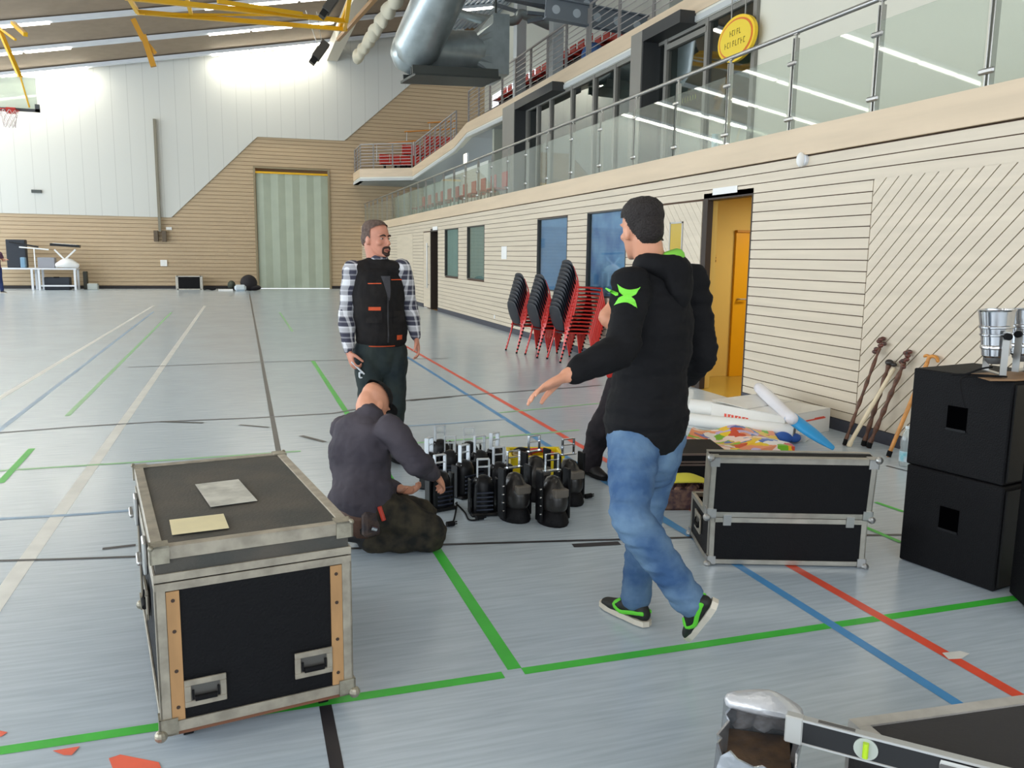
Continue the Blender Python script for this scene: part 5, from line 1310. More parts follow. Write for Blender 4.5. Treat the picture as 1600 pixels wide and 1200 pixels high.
fc = thing('flight_case', 'small dark flight case with light edges standing by the end wall', 'flight case', (at(277, 452, 37).x, 37, 0))
w_ = at(315, 452, 37).x - at(277, 452, 37).x
MB().bb(0, w_, 0, .5, .02, .55).build('body', M['black'], fc)
m_ = MB()
for x in (0, w_): m_.bb(x - .05, x + .05, -.012, .5, .0, .57)
for z in (.02, .55): m_.bb(0, w_, -.012, .5, z - .02, z + .02)
m_.build('edging', M['alu'], fc)
far_box('white_bag', 'pale blue-white bag on the floor near the tall folding door', 'bag', (366, 445), (385, 456), 35.4, .3, mat('pale_blue_bag', (206, 218, 226), .6), 0, .08)
o = MB().ell((0, 0, .32), (.34, .26, .33)).ell((.2, .0, .12), (.3, .22, .12)).build('black_rucksack', mat('black_nylon', (30, 26, 32), .7, bump=.4, bscale=8), smooth=True); q = at(389, 452, 36.2); o.location = (q.x, 36.2, 0); tag(o, 'black rucksack slumped next to the pale bag by the folding door', 'bag')
o = MB().ell((0, 0, .2), (.16, .2, .2)).build('grey_bundle', mat('grey_green_cloth', (70, 76, 66), .8, bump=.4, bscale=8), smooth=True); q = at(362, 452, 36.6); o.location = (q.x, 36.6, 0); tag(o, 'small grey-green bundle left of the pale bag', 'bag')
m_ = MB(); rn = random.Random(5)
for k in range(5):
    c = V((rn.uniform(-.5, .5), rn.uniform(-.1, .1), 0.03)); m_.tube([c + V((.22 * math.cos(a * .7 + k), .16 * math.sin(a * .7 + k), .02 * (a % 3))) for a in range(9)], .03, n=6, sub=3)
o = m_.build('cable_tangle', M['rubber']); q = at(347, 455, 36.4); o.location = (q.x, 36.4, 0); tag(o, 'tangle of dark cables on the floor between the small case and the bags', 'cables', kind='stuff')
far_box('paper_sheet', 'white sheet lying on the floor before the cable tangle', 'paper', (341, 452), (364, 455), 35.6, .35, M['whitep'], 0, 0)
# ------------------------------------------------------------------ people
def noise_mat(name, a, b_, sc, rough=.85, bump=.4, bs=14, stretch=(1, 1, 1)):
    return mat(name, a, rough, rgb2=b_, vscale=sc, bump=bump, bscale=bs, spec=.25, stretch=stretch)
def fold(me, amp, sc, seed=0.0, squash=(1, 1, 1)):
    me.calc_loop_triangles()
    cos = [v.co.copy() for v in me.vertices]; nors = [v.normal.copy() for v in me.vertices]
    for v, c, n_ in zip(me.vertices, cos, nors):
        q = V((c.x * squash[0] * sc + seed, c.y * squash[1] * sc, c.z * squash[2] * sc))
        d = noise.noise(q) + .5 * abs(noise.noise(q * 2.1 + V((3, 1, 7))))
        v.co = c + n_ * (d * amp)
def remesh(mb, name, m_, parent=None, vox=.008, smooth=3, folds=None, base=None, keep=None):
    bmesh.ops.recalc_face_normals(mb.bm, faces=mb.bm.faces)
    me = bpy.data.meshes.new('tmp'); mb.bm.to_mesh(me); mb.bm.free()
    o = bpy.data.objects.new('tmp', me); COL.objects.link(o)
    r_ = o.modifiers.new('r', 'REMESH'); r_.mode = 'VOXEL'; r_.voxel_size = vox; r_.use_smooth_shade = True
    s_ = o.modifiers.new('s', 'SMOOTH'); s_.factor = .5; s_.iterations = smooth
    bpy.context.view_layer.update()
    dg_ = bpy.context.evaluated_depsgraph_get(); me2 = bpy.data.meshes.new_from_object(o.evaluated_get(dg_)); me2.name = name
    bpy.data.objects.remove(o); bpy.data.meshes.remove(me)
    if folds: fold(me2, *folds)
    if keep:
        bm = bmesh.new(); bm.from_mesh(me2); bmesh.ops.delete(bm, geom=[v for v in bm.verts if not keep(v.co)], context='VERTS'); bm.to_mesh(me2); bm.free()
    me2.polygons.foreach_set('use_smooth', [True] * len(me2.polygons))
    me2.materials.clear()
    for x in (m_ if isinstance(m_, (list, tuple)) else [m_]): me2.materials.append(x)
    if parent is not None: me2.transform(wmat(parent).inverted())
    elif base is not None: me2.transform(Matrix.Translation(-V(base)))
    ob = bpy.data.objects.new(name, me2); COL.objects.link(ob)
    if parent is not None: ob.parent = parent
    elif base is not None: ob.location = base
    return ob
HS = [(-.118, .020, .022, .062), (-.105, .036, .042, .048), (-.08, .050, .062, .032), (-.05, .060, .078, .018), (-.015, .068, .09, .006), (.02, .073, .097, .0), (.055, .074, .098, -.005), (.085, .066, .086, -.008), (.108, .046, .062, -.01), (.12, .02, .03, -.01)]
class Head:
    def __init__(s, c, f, u, k=1.0):
        s.c = V(c); s.u = V(u).normalized(); s.f = (V(f) - s.u * V(f).dot(s.u)).normalized(); s.r = s.f.cross(s.u); s.k = k
        s.m = Matrix((s.r, s.f, s.u)).transposed()
    def p(s, x, y, z): return s.c + s.m @ (V((x, y, z)) * s.k)
    def ell(s, mb, x, y, z, rx, ry, rz): mb.ell(s.p(x, y, z), (rx * s.k, ry * s.k, rz * s.k), rot=s.m, seg=14, ring=10)
    def slices(s, bm, g=0.0, z0=-1, n=24, yoff=0.0):
        rings = []
        for z, a, b_, o in HS:
            if z < z0: continue
            zz = z + (g if z > 0 else 0)
            rings.append([bm.verts.new(s.p((a + g) * math.cos(2 * PI * k / n), o + yoff + (b_ + g) * math.sin(2 * PI * k / n), zz)) for k in range(n)])
        for A, B in zip(rings, rings[1:]):
            for k in range(n): bm.faces.new((A[k], A[(k + 1) % n], B[(k + 1) % n], B[k]))
        bm.faces.new(rings[0][::-1]); bm.faces.new(rings[-1])
    def build(s, mb, face=True):
        s.slices(mb.bm)
        s.ell(mb, 0, -.055, .0, .055, .05, .07)            # back of skull
        for q in (-1, 1):
            s.ell(mb, q * .074, -.005, -.015, .009, .02, .032)      # ears
            s.ell(mb, q * .078, .003, -.012, .006, .012, .022)
            s.ell(mb, q * .028, .082, .022, .03, .016, .010)    # brow
            s.ell(mb, q * .04, .07, -.028, .02, .02, .018)     # cheek
        mb.loft([s.p(0, .092, .014), s.p(0, .104, -.008), s.p(0, .118, -.03), s.p(0, .1, -.043)], [.009 * s.k, .011 * s.k, .015 * s.k, .012 * s.k], n=10, sub=2)
        s.ell(mb, 0, .1, -.068, .024, .012, .0065); s.ell(mb, 0, .097, -.08, .021, .012, .007); s.ell(mb, 0, .088, -.105, .022, .018, .016)
    def hair(s, keep, m_, parent, g=.009, name='hair', amp=.003, **k):
        mb = MB(); s.slices(mb.bm, g, z0=-.09)
        mb.ell(s.p(0, -.058, .0), ((.055 + g) * s.k, (.05 + g) * s.k, .072 * s.k), rot=s.m)
        inv = s.m.inverted()
        return remesh(mb, name, m_, parent, vox=.005, smooth=3, folds=(amp, 45), keep=lambda co: keep(inv @ (co - s.c) / s.k))
    def eyes(s, parent):
        for q in (-1, 1):
            e = MB(); s.ell(e, q * .031, .0835, .002, .011, .010, .0055); eo = e.build('eye', mat('eye_white', (176, 160, 150), .3), parent, W=True, smooth=True)
            e = MB(); s.ell(e, q * .031, .0905, .002, .0055, .0045, .005); e.build('iris', mat('dark_iris', (46, 34, 28), .2), eo, W=True, smooth=True)
def hand(mb, w_, d, nrm, side, curl=.5, k=1.0, thumb=.6, spread=.0):
    """w_ wrist point, d along the hand, nrm out of the palm, side towards the thumb"""
    d = V(d).normalized(); nrm = V(nrm); nrm = (nrm - d * nrm.dot(d)).normalized(); s_ = d.cross(nrm)
    if s_.dot(V(side)) < 0: s_ = -s_
    P = lambda a, b_, c: w_ + (d * a + s_ * b_ + nrm * c) * k
    mb.loft([P(-.01, 0, 0), P(.02, 0, 0), P(.055, 0, 0), P(.088, -.002, .002)], [(.026 * k, .02 * k), (.033 * k, .018 * k), (.041 * k, .0165 * k), (.039 * k, .013 * k)], side=s_, n=14, sub=3)
    for b_, L, r in ((.031, .078, .0090), (.0105, .088, .0094), (-.0105, .082, .0090), (-.031, .066, .0080)):
        p = P(.082, b_, .0); a = spread * b_ * 8; pts = [p]; ang = curl * .35
        for j, fr_ in enumerate((.42, .32, .26)):
            ang_ = ang; dirv = d * math.cos(ang_) + nrm * math.sin(ang_) + s_ * a
            p = p + dirv.normalized() * L * fr_ * k; pts.append(p); ang += curl * .75
        mb.loft(pts, [r * k, r * .96 * k, r * .9 * k, r * .75 * k], n=9, sub=3)
    p0 = P(.015, .026, .004); p1 = P(.045, .052, .010 + .01 * thumb); p2 = P(.075, .060, .016 + .02 * thumb); p3 = P(.098, .054, .024 + .03 * thumb)
    mb.loft([p0, p1, p2, p3], [.015 * k, .0125 * k, .0105 * k, .0085 * k], n=9, sub=3)
def arm(mb, s_, e, w_, k=1.0, inf=0.0, cuff=None):
    s_, e, w_ = V(s_), V(e), V(w_)
    mb.loft([s_, s_.lerp(e, .3), s_.lerp(e, .75), e, e.lerp(w_, .25), e.lerp(w_, .6), w_], [(.055 + inf) * k, (.053 + inf) * k, (.044 + inf) * k, (.042 + inf) * k, (.043 + inf) * k, (.036 + inf) * k, (.027 + inf * (.7 if cuff is None else cuff)) * k], n=16, sub=3)
def leg(mb, h, kn, a, k=1.0, inf=0.0, hem=1.0):
    h, kn, a = V(h), V(kn), V(a)
    mb.loft([h, h.lerp(kn, .35), h.lerp(kn, .8), kn, kn.lerp(a, .3), kn.lerp(a, .7), a], [(.088 + inf) * k, (.08 + inf) * k, (.06 + inf) * k, (.056 + inf) * k, (.056 + inf * 1.1) * k, (.042 + inf * 1.3) * k, (.036 + inf * 1.5 * hem) * k], n=18, sub=3)
def torso(mb, pts, rads, side): mb.loft(pts, rads, side=side, n=22, sub=3)
def shoe(parent, ankle, f, up, m_up, m_sole, k=1.0, accent=None, name='shoe', lace=None):
    f = V(f).normalized(); up = V(up); up = (up - f * up.dot(f)).normalized(); r_ = f.cross(up); R = Matrix((f, r_, up)).transposed(); o = V(ankle)
    P = lambda x, y, z: o + R @ (V((x, y, z)) * k)
    mb = MB(); mb.loft([P(-.055, 0, -.045), P(-.02, 0, -.03), P(.05, 0, -.04), (P(.11, 0, -.055)), P(.175, 0, -.062)], [(.030 * k, .032 * k), (.037 * k, .05 * k), (.04 * k, .038 * k), (.045 * k, .026 * k), (.03 * k, .018 * k)], side=r_, n=18, sub=4)
    mb.cyl(P(0, 0, -.02), P(-.004, 0, .03), .042 * k, .038 * k, n=16)
    s_ = remesh(mb, name, m_up, parent, vox=.006, smooth=2)
    out = [(-.085, .0), (-.075, .026), (-.03, .036), (.03, .034), (.09, .045), (.15, .042), (.195, .022), (.205, 0), (.195, -.024), (.15, -.038), (.09, -.04), (.03, -.036), (-.03, -.036), (-.075, -.026)]
    mb = MB(); mb.prism([P(x, y, -.088) for x, y in out], R @ V((0, 0, .024)) * k); mb.build('sole', m_sole, s_, W=True, bevel=.004)
    if accent:
        mb = MB()
        for q in (-1, 1): mb.loft([P(-.07, q * .024, -.03), P(-.01, q * .039, -.04), P(.05, q * .042, -.055), P(.09, q * .04, -.035), P(.07, q * .02, -.012)], [(.004 * k, .009 * k)] * 5, side=r_, n=8, sub=3)
        mb.build('side_stripe', accent, s_, W=True, smooth=True)
        mb = MB()
        for j in range(5): mb.loft([P(.035 + j * .016, -.022, -.014 - j * .006), P(.035 + j * .016, .022, -.014 - j * .006)], [.0035 * k] * 2, n=6, sub=1)
        mb.build('laces', accent, s_, W=True, smooth=True)
    return s_
skinA = mat('warm_skin', (214, 152, 122), .5, var=.05, vscale=10, bump=.05, bscale=120)
skinB = mat('ruddy_face_skin', (204, 140, 116), .5, var=.08, vscale=10, bump=.05, bscale=120)
darkhair = mat('black_brown_hair', (30, 22, 20), .7, bump=1.0, bscale=140)
greyhair = mat('grey_brown_hair', (112, 92, 82), .75, rgb2=(84, 66, 58), vscale=60, bump=1.0, bscale=140)

# === the walking man in the black hoodie ===========================================================
YW = 2.95
F = V((-.62, .78, 0)).normalized(); Rr = F.cross(V((0, 0, 1)))       # facing away to the left; Rr = his right
pel = at(1008, 668, YW); che = at(1026, 500, YW); nb = at(1020, 412, YW); 
shL, shR = at(984, 440, 2.86), at(1078, 438, 3.06)
elL, wrL = at(972, 545, 2.74), at(884, 588, 2.70)
elR, wrR = at(1098, 556, 3.04), at(1056, 604, 3.26)
hipL, hipR = at(990, 682, 2.90), at(1034, 674, 3.02)
knL, anL = at(984, 806, 2.70), at(1076, 944, 2.66)
knR, anR = at(1010, 806, 3.02), at(992, 948, 3.02); anR.z = .095
hd = Head(at(1003, 358, 2.95), V((-.04, 1, -.1)), V((-.03, .04, 1)), .96)
mb = MB()
torso(mb, [pel, pel.lerp(che, .4), che, nb + V((0, 0, -.06)), nb + V((0, 0, .0))], [(.15, .11), (.14, .1), (.165, .115), (.12, .085), (.06, .06)], Rr)
mb.loft([nb + V((0, 0, -.05)), hd.p(0, -.03, -.03)], [.062, .056], n=16, sub=1)
hd.build(mb)
arm(mb, shL, elL, wrL); arm(mb, shR, elR, wrR)
leg(mb, hipL, knL, anL); leg(mb, hipR, knR, anR)
dL = (wrL - elL).normalized()
hand(mb, wrL + dL * .012, dL + V((-.1, 0, -.05)), V((.1, -.5, -1)), V((0, .8, .5)), curl=.35, thumb=.5, spread=.25)
dR = (wrR - elR).normalized()
hand(mb, wrR + dR * .01, dR, V((-.9, .2, 0)), V((0, 1, 0)), curl=.7)
walker = remesh(mb, 'person', skinA, vox=.0062, smooth=2, base=(pel.x, pel.y, 0))
tag(walker, 'walking man seen from behind in black hoodie with green logo and blue jeans', 'person')
# hair: everything above the ears, neckline squared
hd.hair(lambda q: (q.z > .045 - max(0, -q.y) * 1.6 and not (q.y > .06 and q.z < .075)) and q.z > -.062, darkhair, walker, g=.008)
hood_m = noise_mat('black_sweatshirt', (12, 12, 15), (19, 19, 22), 5)
mb = MB()
wst = at(1009, 668, YW)
torso(mb, [wst + V((0, 0, .0)), wst + V((0, 0, .06)), wst.lerp(che, .45), che, nb + V((0, 0, -.075)), nb + V((0, 0, -.005))], [(.192, .158), (.198, .162), (.178, .142), (.19, .14), (.15, .105), (.078, .075)], Rr)
arm(mb, shL + V((.01, 0, -.01)), elL, wrL - dL * .035, inf=.021); arm(mb, shR, elR, wrR, inf=.021)
for s_ in (shL, shR): mb.ell(s_ + V((0, 0, -.01)), (.07, .075, .07))
hoodie = remesh(mb, 'hoodie', hood_m, walker, vox=.009, smooth=5, folds=(.012, 10, 2.0, (.8, .8, 2.4)))
# folded hood on the back and its green lining
mb = MB(); bk_ = -F
hp = [nb + F * .055 + Rr * .0 + V((0, 0, -.01)), nb - Rr * .085 + V((0, 0, -.0)) + F * .01, nb + bk_ * .075 - Rr * .07 + V((0, 0, -.01)), nb + bk_ * .11 + V((0, 0, -.03)), nb + bk_ * .075 + Rr * .07 + V((0, 0, -.01)), nb + Rr * .085 + F * .01, nb + F * .055]
mb.loft(hp, [(.03, .02), (.04, .03), (.05, .04), (.058, .05), (.05, .04), (.04, .03), (.03, .02)], side=(0, 0, 1), n=14, sub=5)
mb.loft([nb + bk_ * .1 + V((0, 0, -.03)), nb + bk_ * .125 + V((0, 0, -.11)), nb + bk_ * .12 + V((0, 0, -.17))], [(.1, .05), (.085, .04), (.03, .02)], side=Rr, n=16, sub=4)
remesh(mb, 'hood', hood_m, walker, vox=.008, smooth=4, folds=(.008, 14))
mb = MB(); 
lp_ = [nb + bk_ * .07 - Rr * .03 + V((0, 0, .03)), nb + bk_ * .088 + Rr * .02 + V((0, 0, .03)), nb + bk_ * .062 + Rr * .07 + V((0, 0, .03)), nb + Rr * .092 + V((0, 0, .022)) + F * .01]
mb.loft(lp_, [(.016, .02), (.028, .03), (.03, .03), (.018, .018)], side=(0, 0, 1), n=12, sub=5)
mb.build('hood_lining', mat('lime_green_fabric', (130, 206, 70), .7, bump=.3, bscale=30), walker, W=True, smooth=True)
# hem rib and pouch rib
mb = MB(); 
torso(mb, [wst + V((0, 0, -.03)), wst + V((0, 0, .012))], [(.187, .155), (.194, .16)], Rr); mb.build('hem', noise_mat('black_rib', (14, 14, 16), (20, 20, 22), 30), hoodie, W=True, smooth=True)
# lime emblem on the upper left sleeve, laid on the cloth
def decal(src, name, polys, origin, xdir, ydir, m_, parent, off=.003, W_=None):
    bvh_m = src.data; Mw = wmat(src)
    vs = [Mw @ v.co for v in bvh_m.vertices]; bt = BVHTree.FromPolygons(vs, [tuple(p.vertices) for p in bvh_m.polygons])
    zdir = V(xdir).cross(V(ydir)).normalized(); mb = MB()
    for poly in polys:
        bm2 = bmesh.new(); f = bm2.faces.new([bm2.verts.new((x, y, 0)) for x, y in poly]); bmesh.ops.triangulate(bm2, faces=[f])
        for _ in range(3): bmesh.ops.subdivide_edges(bm2, edges=[e_ for e_ in bm2.edges if e_.calc_length() > .008], cuts=1)
        bmesh.ops.triangulate(bm2, faces=bm2.faces)
        mp__ = {}
        for v in bm2.verts:
            p = V(origin) + V(xdir) * v.co.x + V(ydir) * v.co.y
            h = bt.ray_cast(p + zdir * .25, -zdir, .6)
            mp__[v] = mb.bm.verts.new((h[0] + h[1].normalized() * off) if h[0] else p)
        for f in bm2.faces:
            try: mb.bm.faces.new([mp__[v] for v in f.verts])
            except ValueError: pass
        bm2.free()
    return mb.build(name, m_, parent, W=True)
lo_ = at(975, 463, 2.75); vd = (V((0, 0, CAMZ)) - lo_).normalized()
xd = V((0, 0, 1)).cross(vd).normalized(); yd = vd.cross(xd)
def arc_shape(sgn):
    pts = []
    for k in range(13): a = -1 + 2 * k / 12; pts.append((a * .042, sgn * (.040 - .016 * (1 - a * a)) ))
    pts2 = []
    for k in range(13): a = 1 - 2 * k / 12; pts2.append((a * .030, sgn * (-.003 + .014 * a * a) ))
    return pts + pts2
lime = mat('lime_print', (124, 222, 66), .5)
rot_ = lambda P, a: [(x * math.cos(a) - y * math.sin(a), x * math.sin(a) + y * math.cos(a)) for x, y in P]
shp = [rot_(arc_shape(1), -.12), rot_(arc_shape(-1), -.12)]
shp = [[(x + .012, y) for x, y in P] for P in shp]
decal(hoodie, 'sleeve_emblem', shp + [[(-.07, .026), (-.066, .03), (-.02, .012), (-.02, .006)], [(-.068, .024), (-.03, .0), (-.02, .002), (-.022, .008)]], lo_, xd, yd, lime, hoodie)
jeans_m = noise_mat('washed_blue_denim', (58, 88, 128), (104, 132, 160), 6.5, bump=.5, bs=26)
mb = MB()
torso(mb, [hipL.lerp(hipR, .5) + V((0, 0, -.12)), hipL.lerp(hipR, .5) + V((0, 0, .0)), wst + V((0, 0, .0))], [(.15, .13), (.178, .145), (.15, .12)], Rr)
leg(mb, hipL, knL, anL + V((0, 0, .015)), inf=.019, hem=1.1); leg(mb, hipR, knR, anR + V((0, 0, .01)), inf=.017, hem=1.1)
jeans = remesh(mb, 'jeans', jeans_m, walker, vox=.008, smooth=3, folds=(.008, 13, 5.0, (.6, .6, 2.6)))
blk = mat('black_mesh_shoe', (24, 26, 24), .6); sl_m = mat('off_white_sole', (214, 206, 190), .6); grn = mat('neon_green_trim', (96, 208, 50), .5)
fr = (onZ(947, 944) - onZ(1005, 972)); shoe(walker, anR + V((0, 0, -.002)), fr, (0, 0, 1), blk, sl_m, accent=grn)
tb = onZ(1046, 1000); ft = (V((tb.x - .02, tb.y, .03)) - anL).normalized()
shoe(walker, anL, ft, V((-.8, .15, .75)), blk, sl_m, accent=grn)

# === the man in the vest ===============================================================
YV = 6.0
Fv = V((.22, -.97, 0)).normalized(); Rv = Fv.cross(V((0, 0, 1)))     # his right = image left
shR, shL = at(551, 420, 6.0), at(627, 418, 6.0)
nb = at(590, 407, 6.02); che = at(590, 455, 6.0); pel = at(596, 536, 6.0)
elR, wrR = at(541, 492, 6.02), at(545, 550, 5.93); elL, wrL = at(641, 482, 6.04), at(650, 528, 5.96)
hipR, hipL = at(576, 548, 6.0), at(613, 548, 6.0)
knR, knL = at(576, 634, 5.9), at(616, 630, 5.97); anR, anL = at(578, 718, 6.02), at(612, 722, 6.1)
anR.z = anL.z = .095
hd = Head(at(587, 373, 6.0), V((.62, -.78, 0)), V((.02, -.02, 1)), 1.06)
mb = MB()
torso(mb, [pel, pel.lerp(che, .5), che, nb + V((0, 0, -.06)), nb], [(.155, .125), (.16, .135), (.175, .13), (.13, .09), (.062, .062)], Rv)
mb.loft([nb + V((0, 0, -.05)), hd.p(0, -.03, -.03)], [.068, .062], n=16, sub=1)
hd.build(mb)
arm(mb, shR, elR, wrR); arm(mb, shL, elL, wrL); leg(mb, hipR, knR, anR); leg(mb, hipL, knL, anL)
dR = (wrR - elR).normalized(); dL = (wrL - elL).normalized()
hand(mb, wrR + dR * .01, dR + V((.25, -.1, 0)), V((1, .2, 0)), V((.2, -1, 0)), curl=1.3, thumb=1.2)
hand(mb, wrL + dL * .01, dL, V((-1, .1, 0)), V((-.1, -1, 0)), curl=.7)
vman = remesh(mb, 'person', skinB, vox=.0065, smooth=2, base=(pel.x, pel.y, 0))
tag(vman, 'standing man facing the camera in dark work vest over a plaid shirt', 'person')
hd.hair(lambda q: (q.z > .05 + max(0, q.y) * .55 or (q.y < .02 and q.z > .0 - max(0, -q.y) * .6 and abs(q.x) > -1)) and q.z > -.06, greyhair, vman, g=.006, amp=.002)
hd.eyes(vman)
m_ = MB()
for q in (-1, 1): m_.loft([hd.p(q * .012, .1, .02), hd.p(q * .032, .1, .026), hd.p(q * .052, .086, .018)], [.004, .005, .003], n=8, sub=3)
m_.build('eyebrows', darkhair, vman, W=True, smooth=True)
m_ = MB(); m_.loft([hd.p(-.03, .094, -.09), hd.p(-.03, .099, -.062), hd.p(0, .112, -.054), hd.p(.03, .099, -.062), hd.p(.03, .094, -.09)], [.006, .007, .008, .007, .006], n=8, sub=4)
m_.loft([hd.p(-.026, .094, -.092), hd.p(0, .108, -.104), hd.p(.026, .094, -.092)], [.009, .014, .009], n=8, sub=4)
m_.build('goatee', mat('dark_goatee', (62, 42, 36), .8, bump=.8, bscale=120), vman, W=True, smooth=True)
m_ = MB(); m_.loft([hd.p(-.02, .108, -.074), hd.p(0, .113, -.076), hd.p(.02, .108, -.074)], [.004, .006, .004], n=8, sub=3); m_.build('lips', mat('lip', (150, 84, 76), .5), vman, W=True, smooth=True)
# plaid shirt
pm = mat('plaid_shirt', (60, 60, 74), .85)
nt = pm.node_tree; b = nt.nodes['Principled BSDF']; tc = nt.nodes.new('ShaderNodeTexCoord'); sx = nt.nodes.new('ShaderNodeSeparateXYZ'); nt.links.new(tc.outputs['Object'], sx.inputs[0])
def stripes(out, freq, wdt, ph=0.0):
    a = nt.nodes.new('ShaderNodeMath'); a.operation = 'MULTIPLY_ADD'; a.inputs[1].default_value = freq; a.inputs[2].default_value = ph
    f = nt.nodes.new('ShaderNodeMath'); f.operation = 'FRACT'; l = nt.nodes.new('ShaderNodeMath'); l.operation = 'LESS_THAN'; l.inputs[1].default_value = wdt
    nt.links.new(out, a.inputs[0]); nt.links.new(a.outputs[0], f.inputs[0]); nt.links.new(f.outputs[0], l.inputs[0]); return l.outputs[0]
def add(a, b_, ka=.5):
    n_ = nt.nodes.new('ShaderNodeMath'); n_.operation = 'MULTIPLY_ADD'; n_.inputs[1].default_value = ka; nt.links.new(a, n_.inputs[0]); nt.links.new(b_, n_.inputs[2]); return n_.outputs[0]
sm = nt.nodes.new('ShaderNodeMath'); sm.operation = 'ADD'; nt.links.new(sx.outputs['X'], sm.inputs[0]); nt.links.new(sx.outputs['Y'], sm.inputs[1])
z0_ = nt.nodes.new('ShaderNodeValue'); z0_.outputs[0].default_value = 0
t1 = add(stripes(sx.outputs['Z'], 9, .34), z0_.outputs[0], .42); t2 = add(stripes(sx.outputs['Z'], 27, .3, .2), t1, .2); t3 = add(stripes(sm.outputs[0], 16, .34), t2, .35)
rp_ = nt.nodes.new('ShaderNodeValToRGB'); rp_.color_ramp.elements[0].color = (*s2l((62, 62, 78)), 1); rp_.color_ramp.elements[1].color = (*s2l((234, 234, 238)), 1); rp_.color_ramp.elements[1].position = .85
nt.links.new(t3, rp_.inputs['Fac']); nt.links.new(rp_.outputs['Color'], b.inputs['Base Color'])
mb = MB(); torso(mb, [pel + V((0, 0, .04)), pel.lerp(che, .5), che, nb + V((0, 0, -.07)), nb + V((0, 0, -.01))], [(.165, .135), (.168, .142), (.178, .132), (.125, .085), (.074, .072)], Rv)
arm(mb, shR, elR, wrR - dR * .01, inf=.016, cuff=.5); arm(mb, shL, elL, wrL - dL * .01, inf=.016, cuff=.5)
for s_ in (shL, shR): mb.ell(s_ + V((0, 0, -.01)), (.066, .07, .066))
mb.loft([nb + V((0, 0, -.04)), nb + V((0, 0, .012))], [.084, .078], n=18, sub=1)
remesh(mb, 'shirt', pm, vman, vox=.009, smooth=3, folds=(.008, 12))
vm_ = noise_mat('black_work_vest', (24, 23, 25), (36, 33, 32), 8)
mb = MB(); torso(mb, [pel + V((0, 0, .02)), pel + V((0, 0, .1)), pel.lerp(che, .6), che, nb + V((0, 0, -.09)), nb + V((0, 0, -.045))], [(.19, .155), (.19, .16), (.188, .16), (.198, .158), (.178, .128), (.105, .098)], Rv)
mb.loft([shR.lerp(nb, .12) + V((0, 0, -.012)), shR.lerp(nb, .6) + V((0, 0, -.028)), nb + V((0, 0, -.06)), shL.lerp(nb, .6) + V((0, 0, -.028)), shL.lerp(nb, .12) + V((0, 0, -.012))], [(.078, .058), (.085, .055), (.088, .04), (.085, .055), (.078, .058)], side=Fv, n=16, sub=3)
vest = remesh(mb, 'vest', vm_, vman, vox=.009, smooth=3, folds=(.012, 10))
otm = mat('orange_piping', (214, 84, 40), .6)
fdir = Fv; rdir = -Rv      # rdir: image right
def vp(x, z): return pel.lerp(che, .5) + V((0, 0, z)), x
def onvest(name, poly, m_, par=vest, src=vest, off=.004):
    o = pel.lerp(che, .5); return decal(src, name, poly, o, (-Rv if False else V((0, 0, 1)).cross(Fv).normalized()), V((0, 0, 1)), m_, par, off=off)
rect = lambda x0, x1, z0, z1: [(x0, z0), (x1, z0), (x1, z1), (x0, z1)]
onvest('pocket_trim', [rect(-.13, -.05, .06, .085)], otm)
onvest('pocket_trim', [rect(.07, .12, -.155, -.12)], otm)
onvest('shoulder_piping', [rect(-.13, -.04, .245, .252)], otm)
onvest('shoulder_piping', [rect(.04, .14, .27, .277)], otm)
onvest('zip', [rect(-.006, .006, -.17, .2)], mat('dark_zip', (50, 50, 54), .4))
onvest('shirt_front', [[(-.035, .3), (.035, .3), (.012, .13), (-.0, .13)]], mat('charcoal_tee', (66, 66, 72), .8))
onvest('pocket', [rect(-.14, -.04, -.03, .055)], noise_mat('vest_pocket', (30, 28, 29), (40, 37, 36), 10), off=.008)
onvest('pocket', [rect(.04, .14, -.03, .055)], noise_mat('vest_pocket', (30, 28, 29), (40, 37, 36), 10), off=.008)
onvest('hem_piping', [rect(-.12, .06, -.20, -.193)], otm)
tr_m = noise_mat('dark_green_blue_trousers', (32, 42, 48), (50, 58, 56), 6)
mb = MB(); torso(mb, [hipL.lerp(hipR, .5) + V((0, 0, -.12)), hipL.lerp(hipR, .5), pel + V((0, 0, .05))], [(.14, .12), (.178, .142), (.168, .135)], Rv)
leg(mb, hipR, knR, anR, inf=.024); leg(mb, hipL, knL, anL, inf=.024)
remesh(mb, 'trousers', tr_m, vman, vox=.010, smooth=4, folds=(.014, 10))
bsh = mat('dark_work_shoe', (34, 32, 34), .6)
shoe(vman, anR, Fv, (0, 0, 1), bsh, M['rubber']); shoe(vman, anL, Fv + V((.2, 0, 0)), (0, 0, 1), bsh, M['rubber'])
# white clamp tool held in his right hand
tp = wrR + dR * .10 + V((.03, -.02, -.0))
t = thing('metal_clamp', 'white metal clamp held in the right hand of the man in the vest', 'tool', tuple(tp))
MB().bar(tp + V((-.02, 0, .03)), tp + V((.07, -.01, -.06)), .03, .012).bar(tp + V((.03, 0, -.05)), tp + V((.11, -.01, -.05)), .02, .012).bar(tp + V((.035, 0, -.085)), tp + V((.1, -.01, -.085)), .02, .012).bar(tp + V((.035, -.005, -.05)), tp + V((.035, -.005, -.085)), .02, .012).build('clamp', mat('white_zinc', (224, 228, 232), .3, .3), t, W=True, bevel=.003)

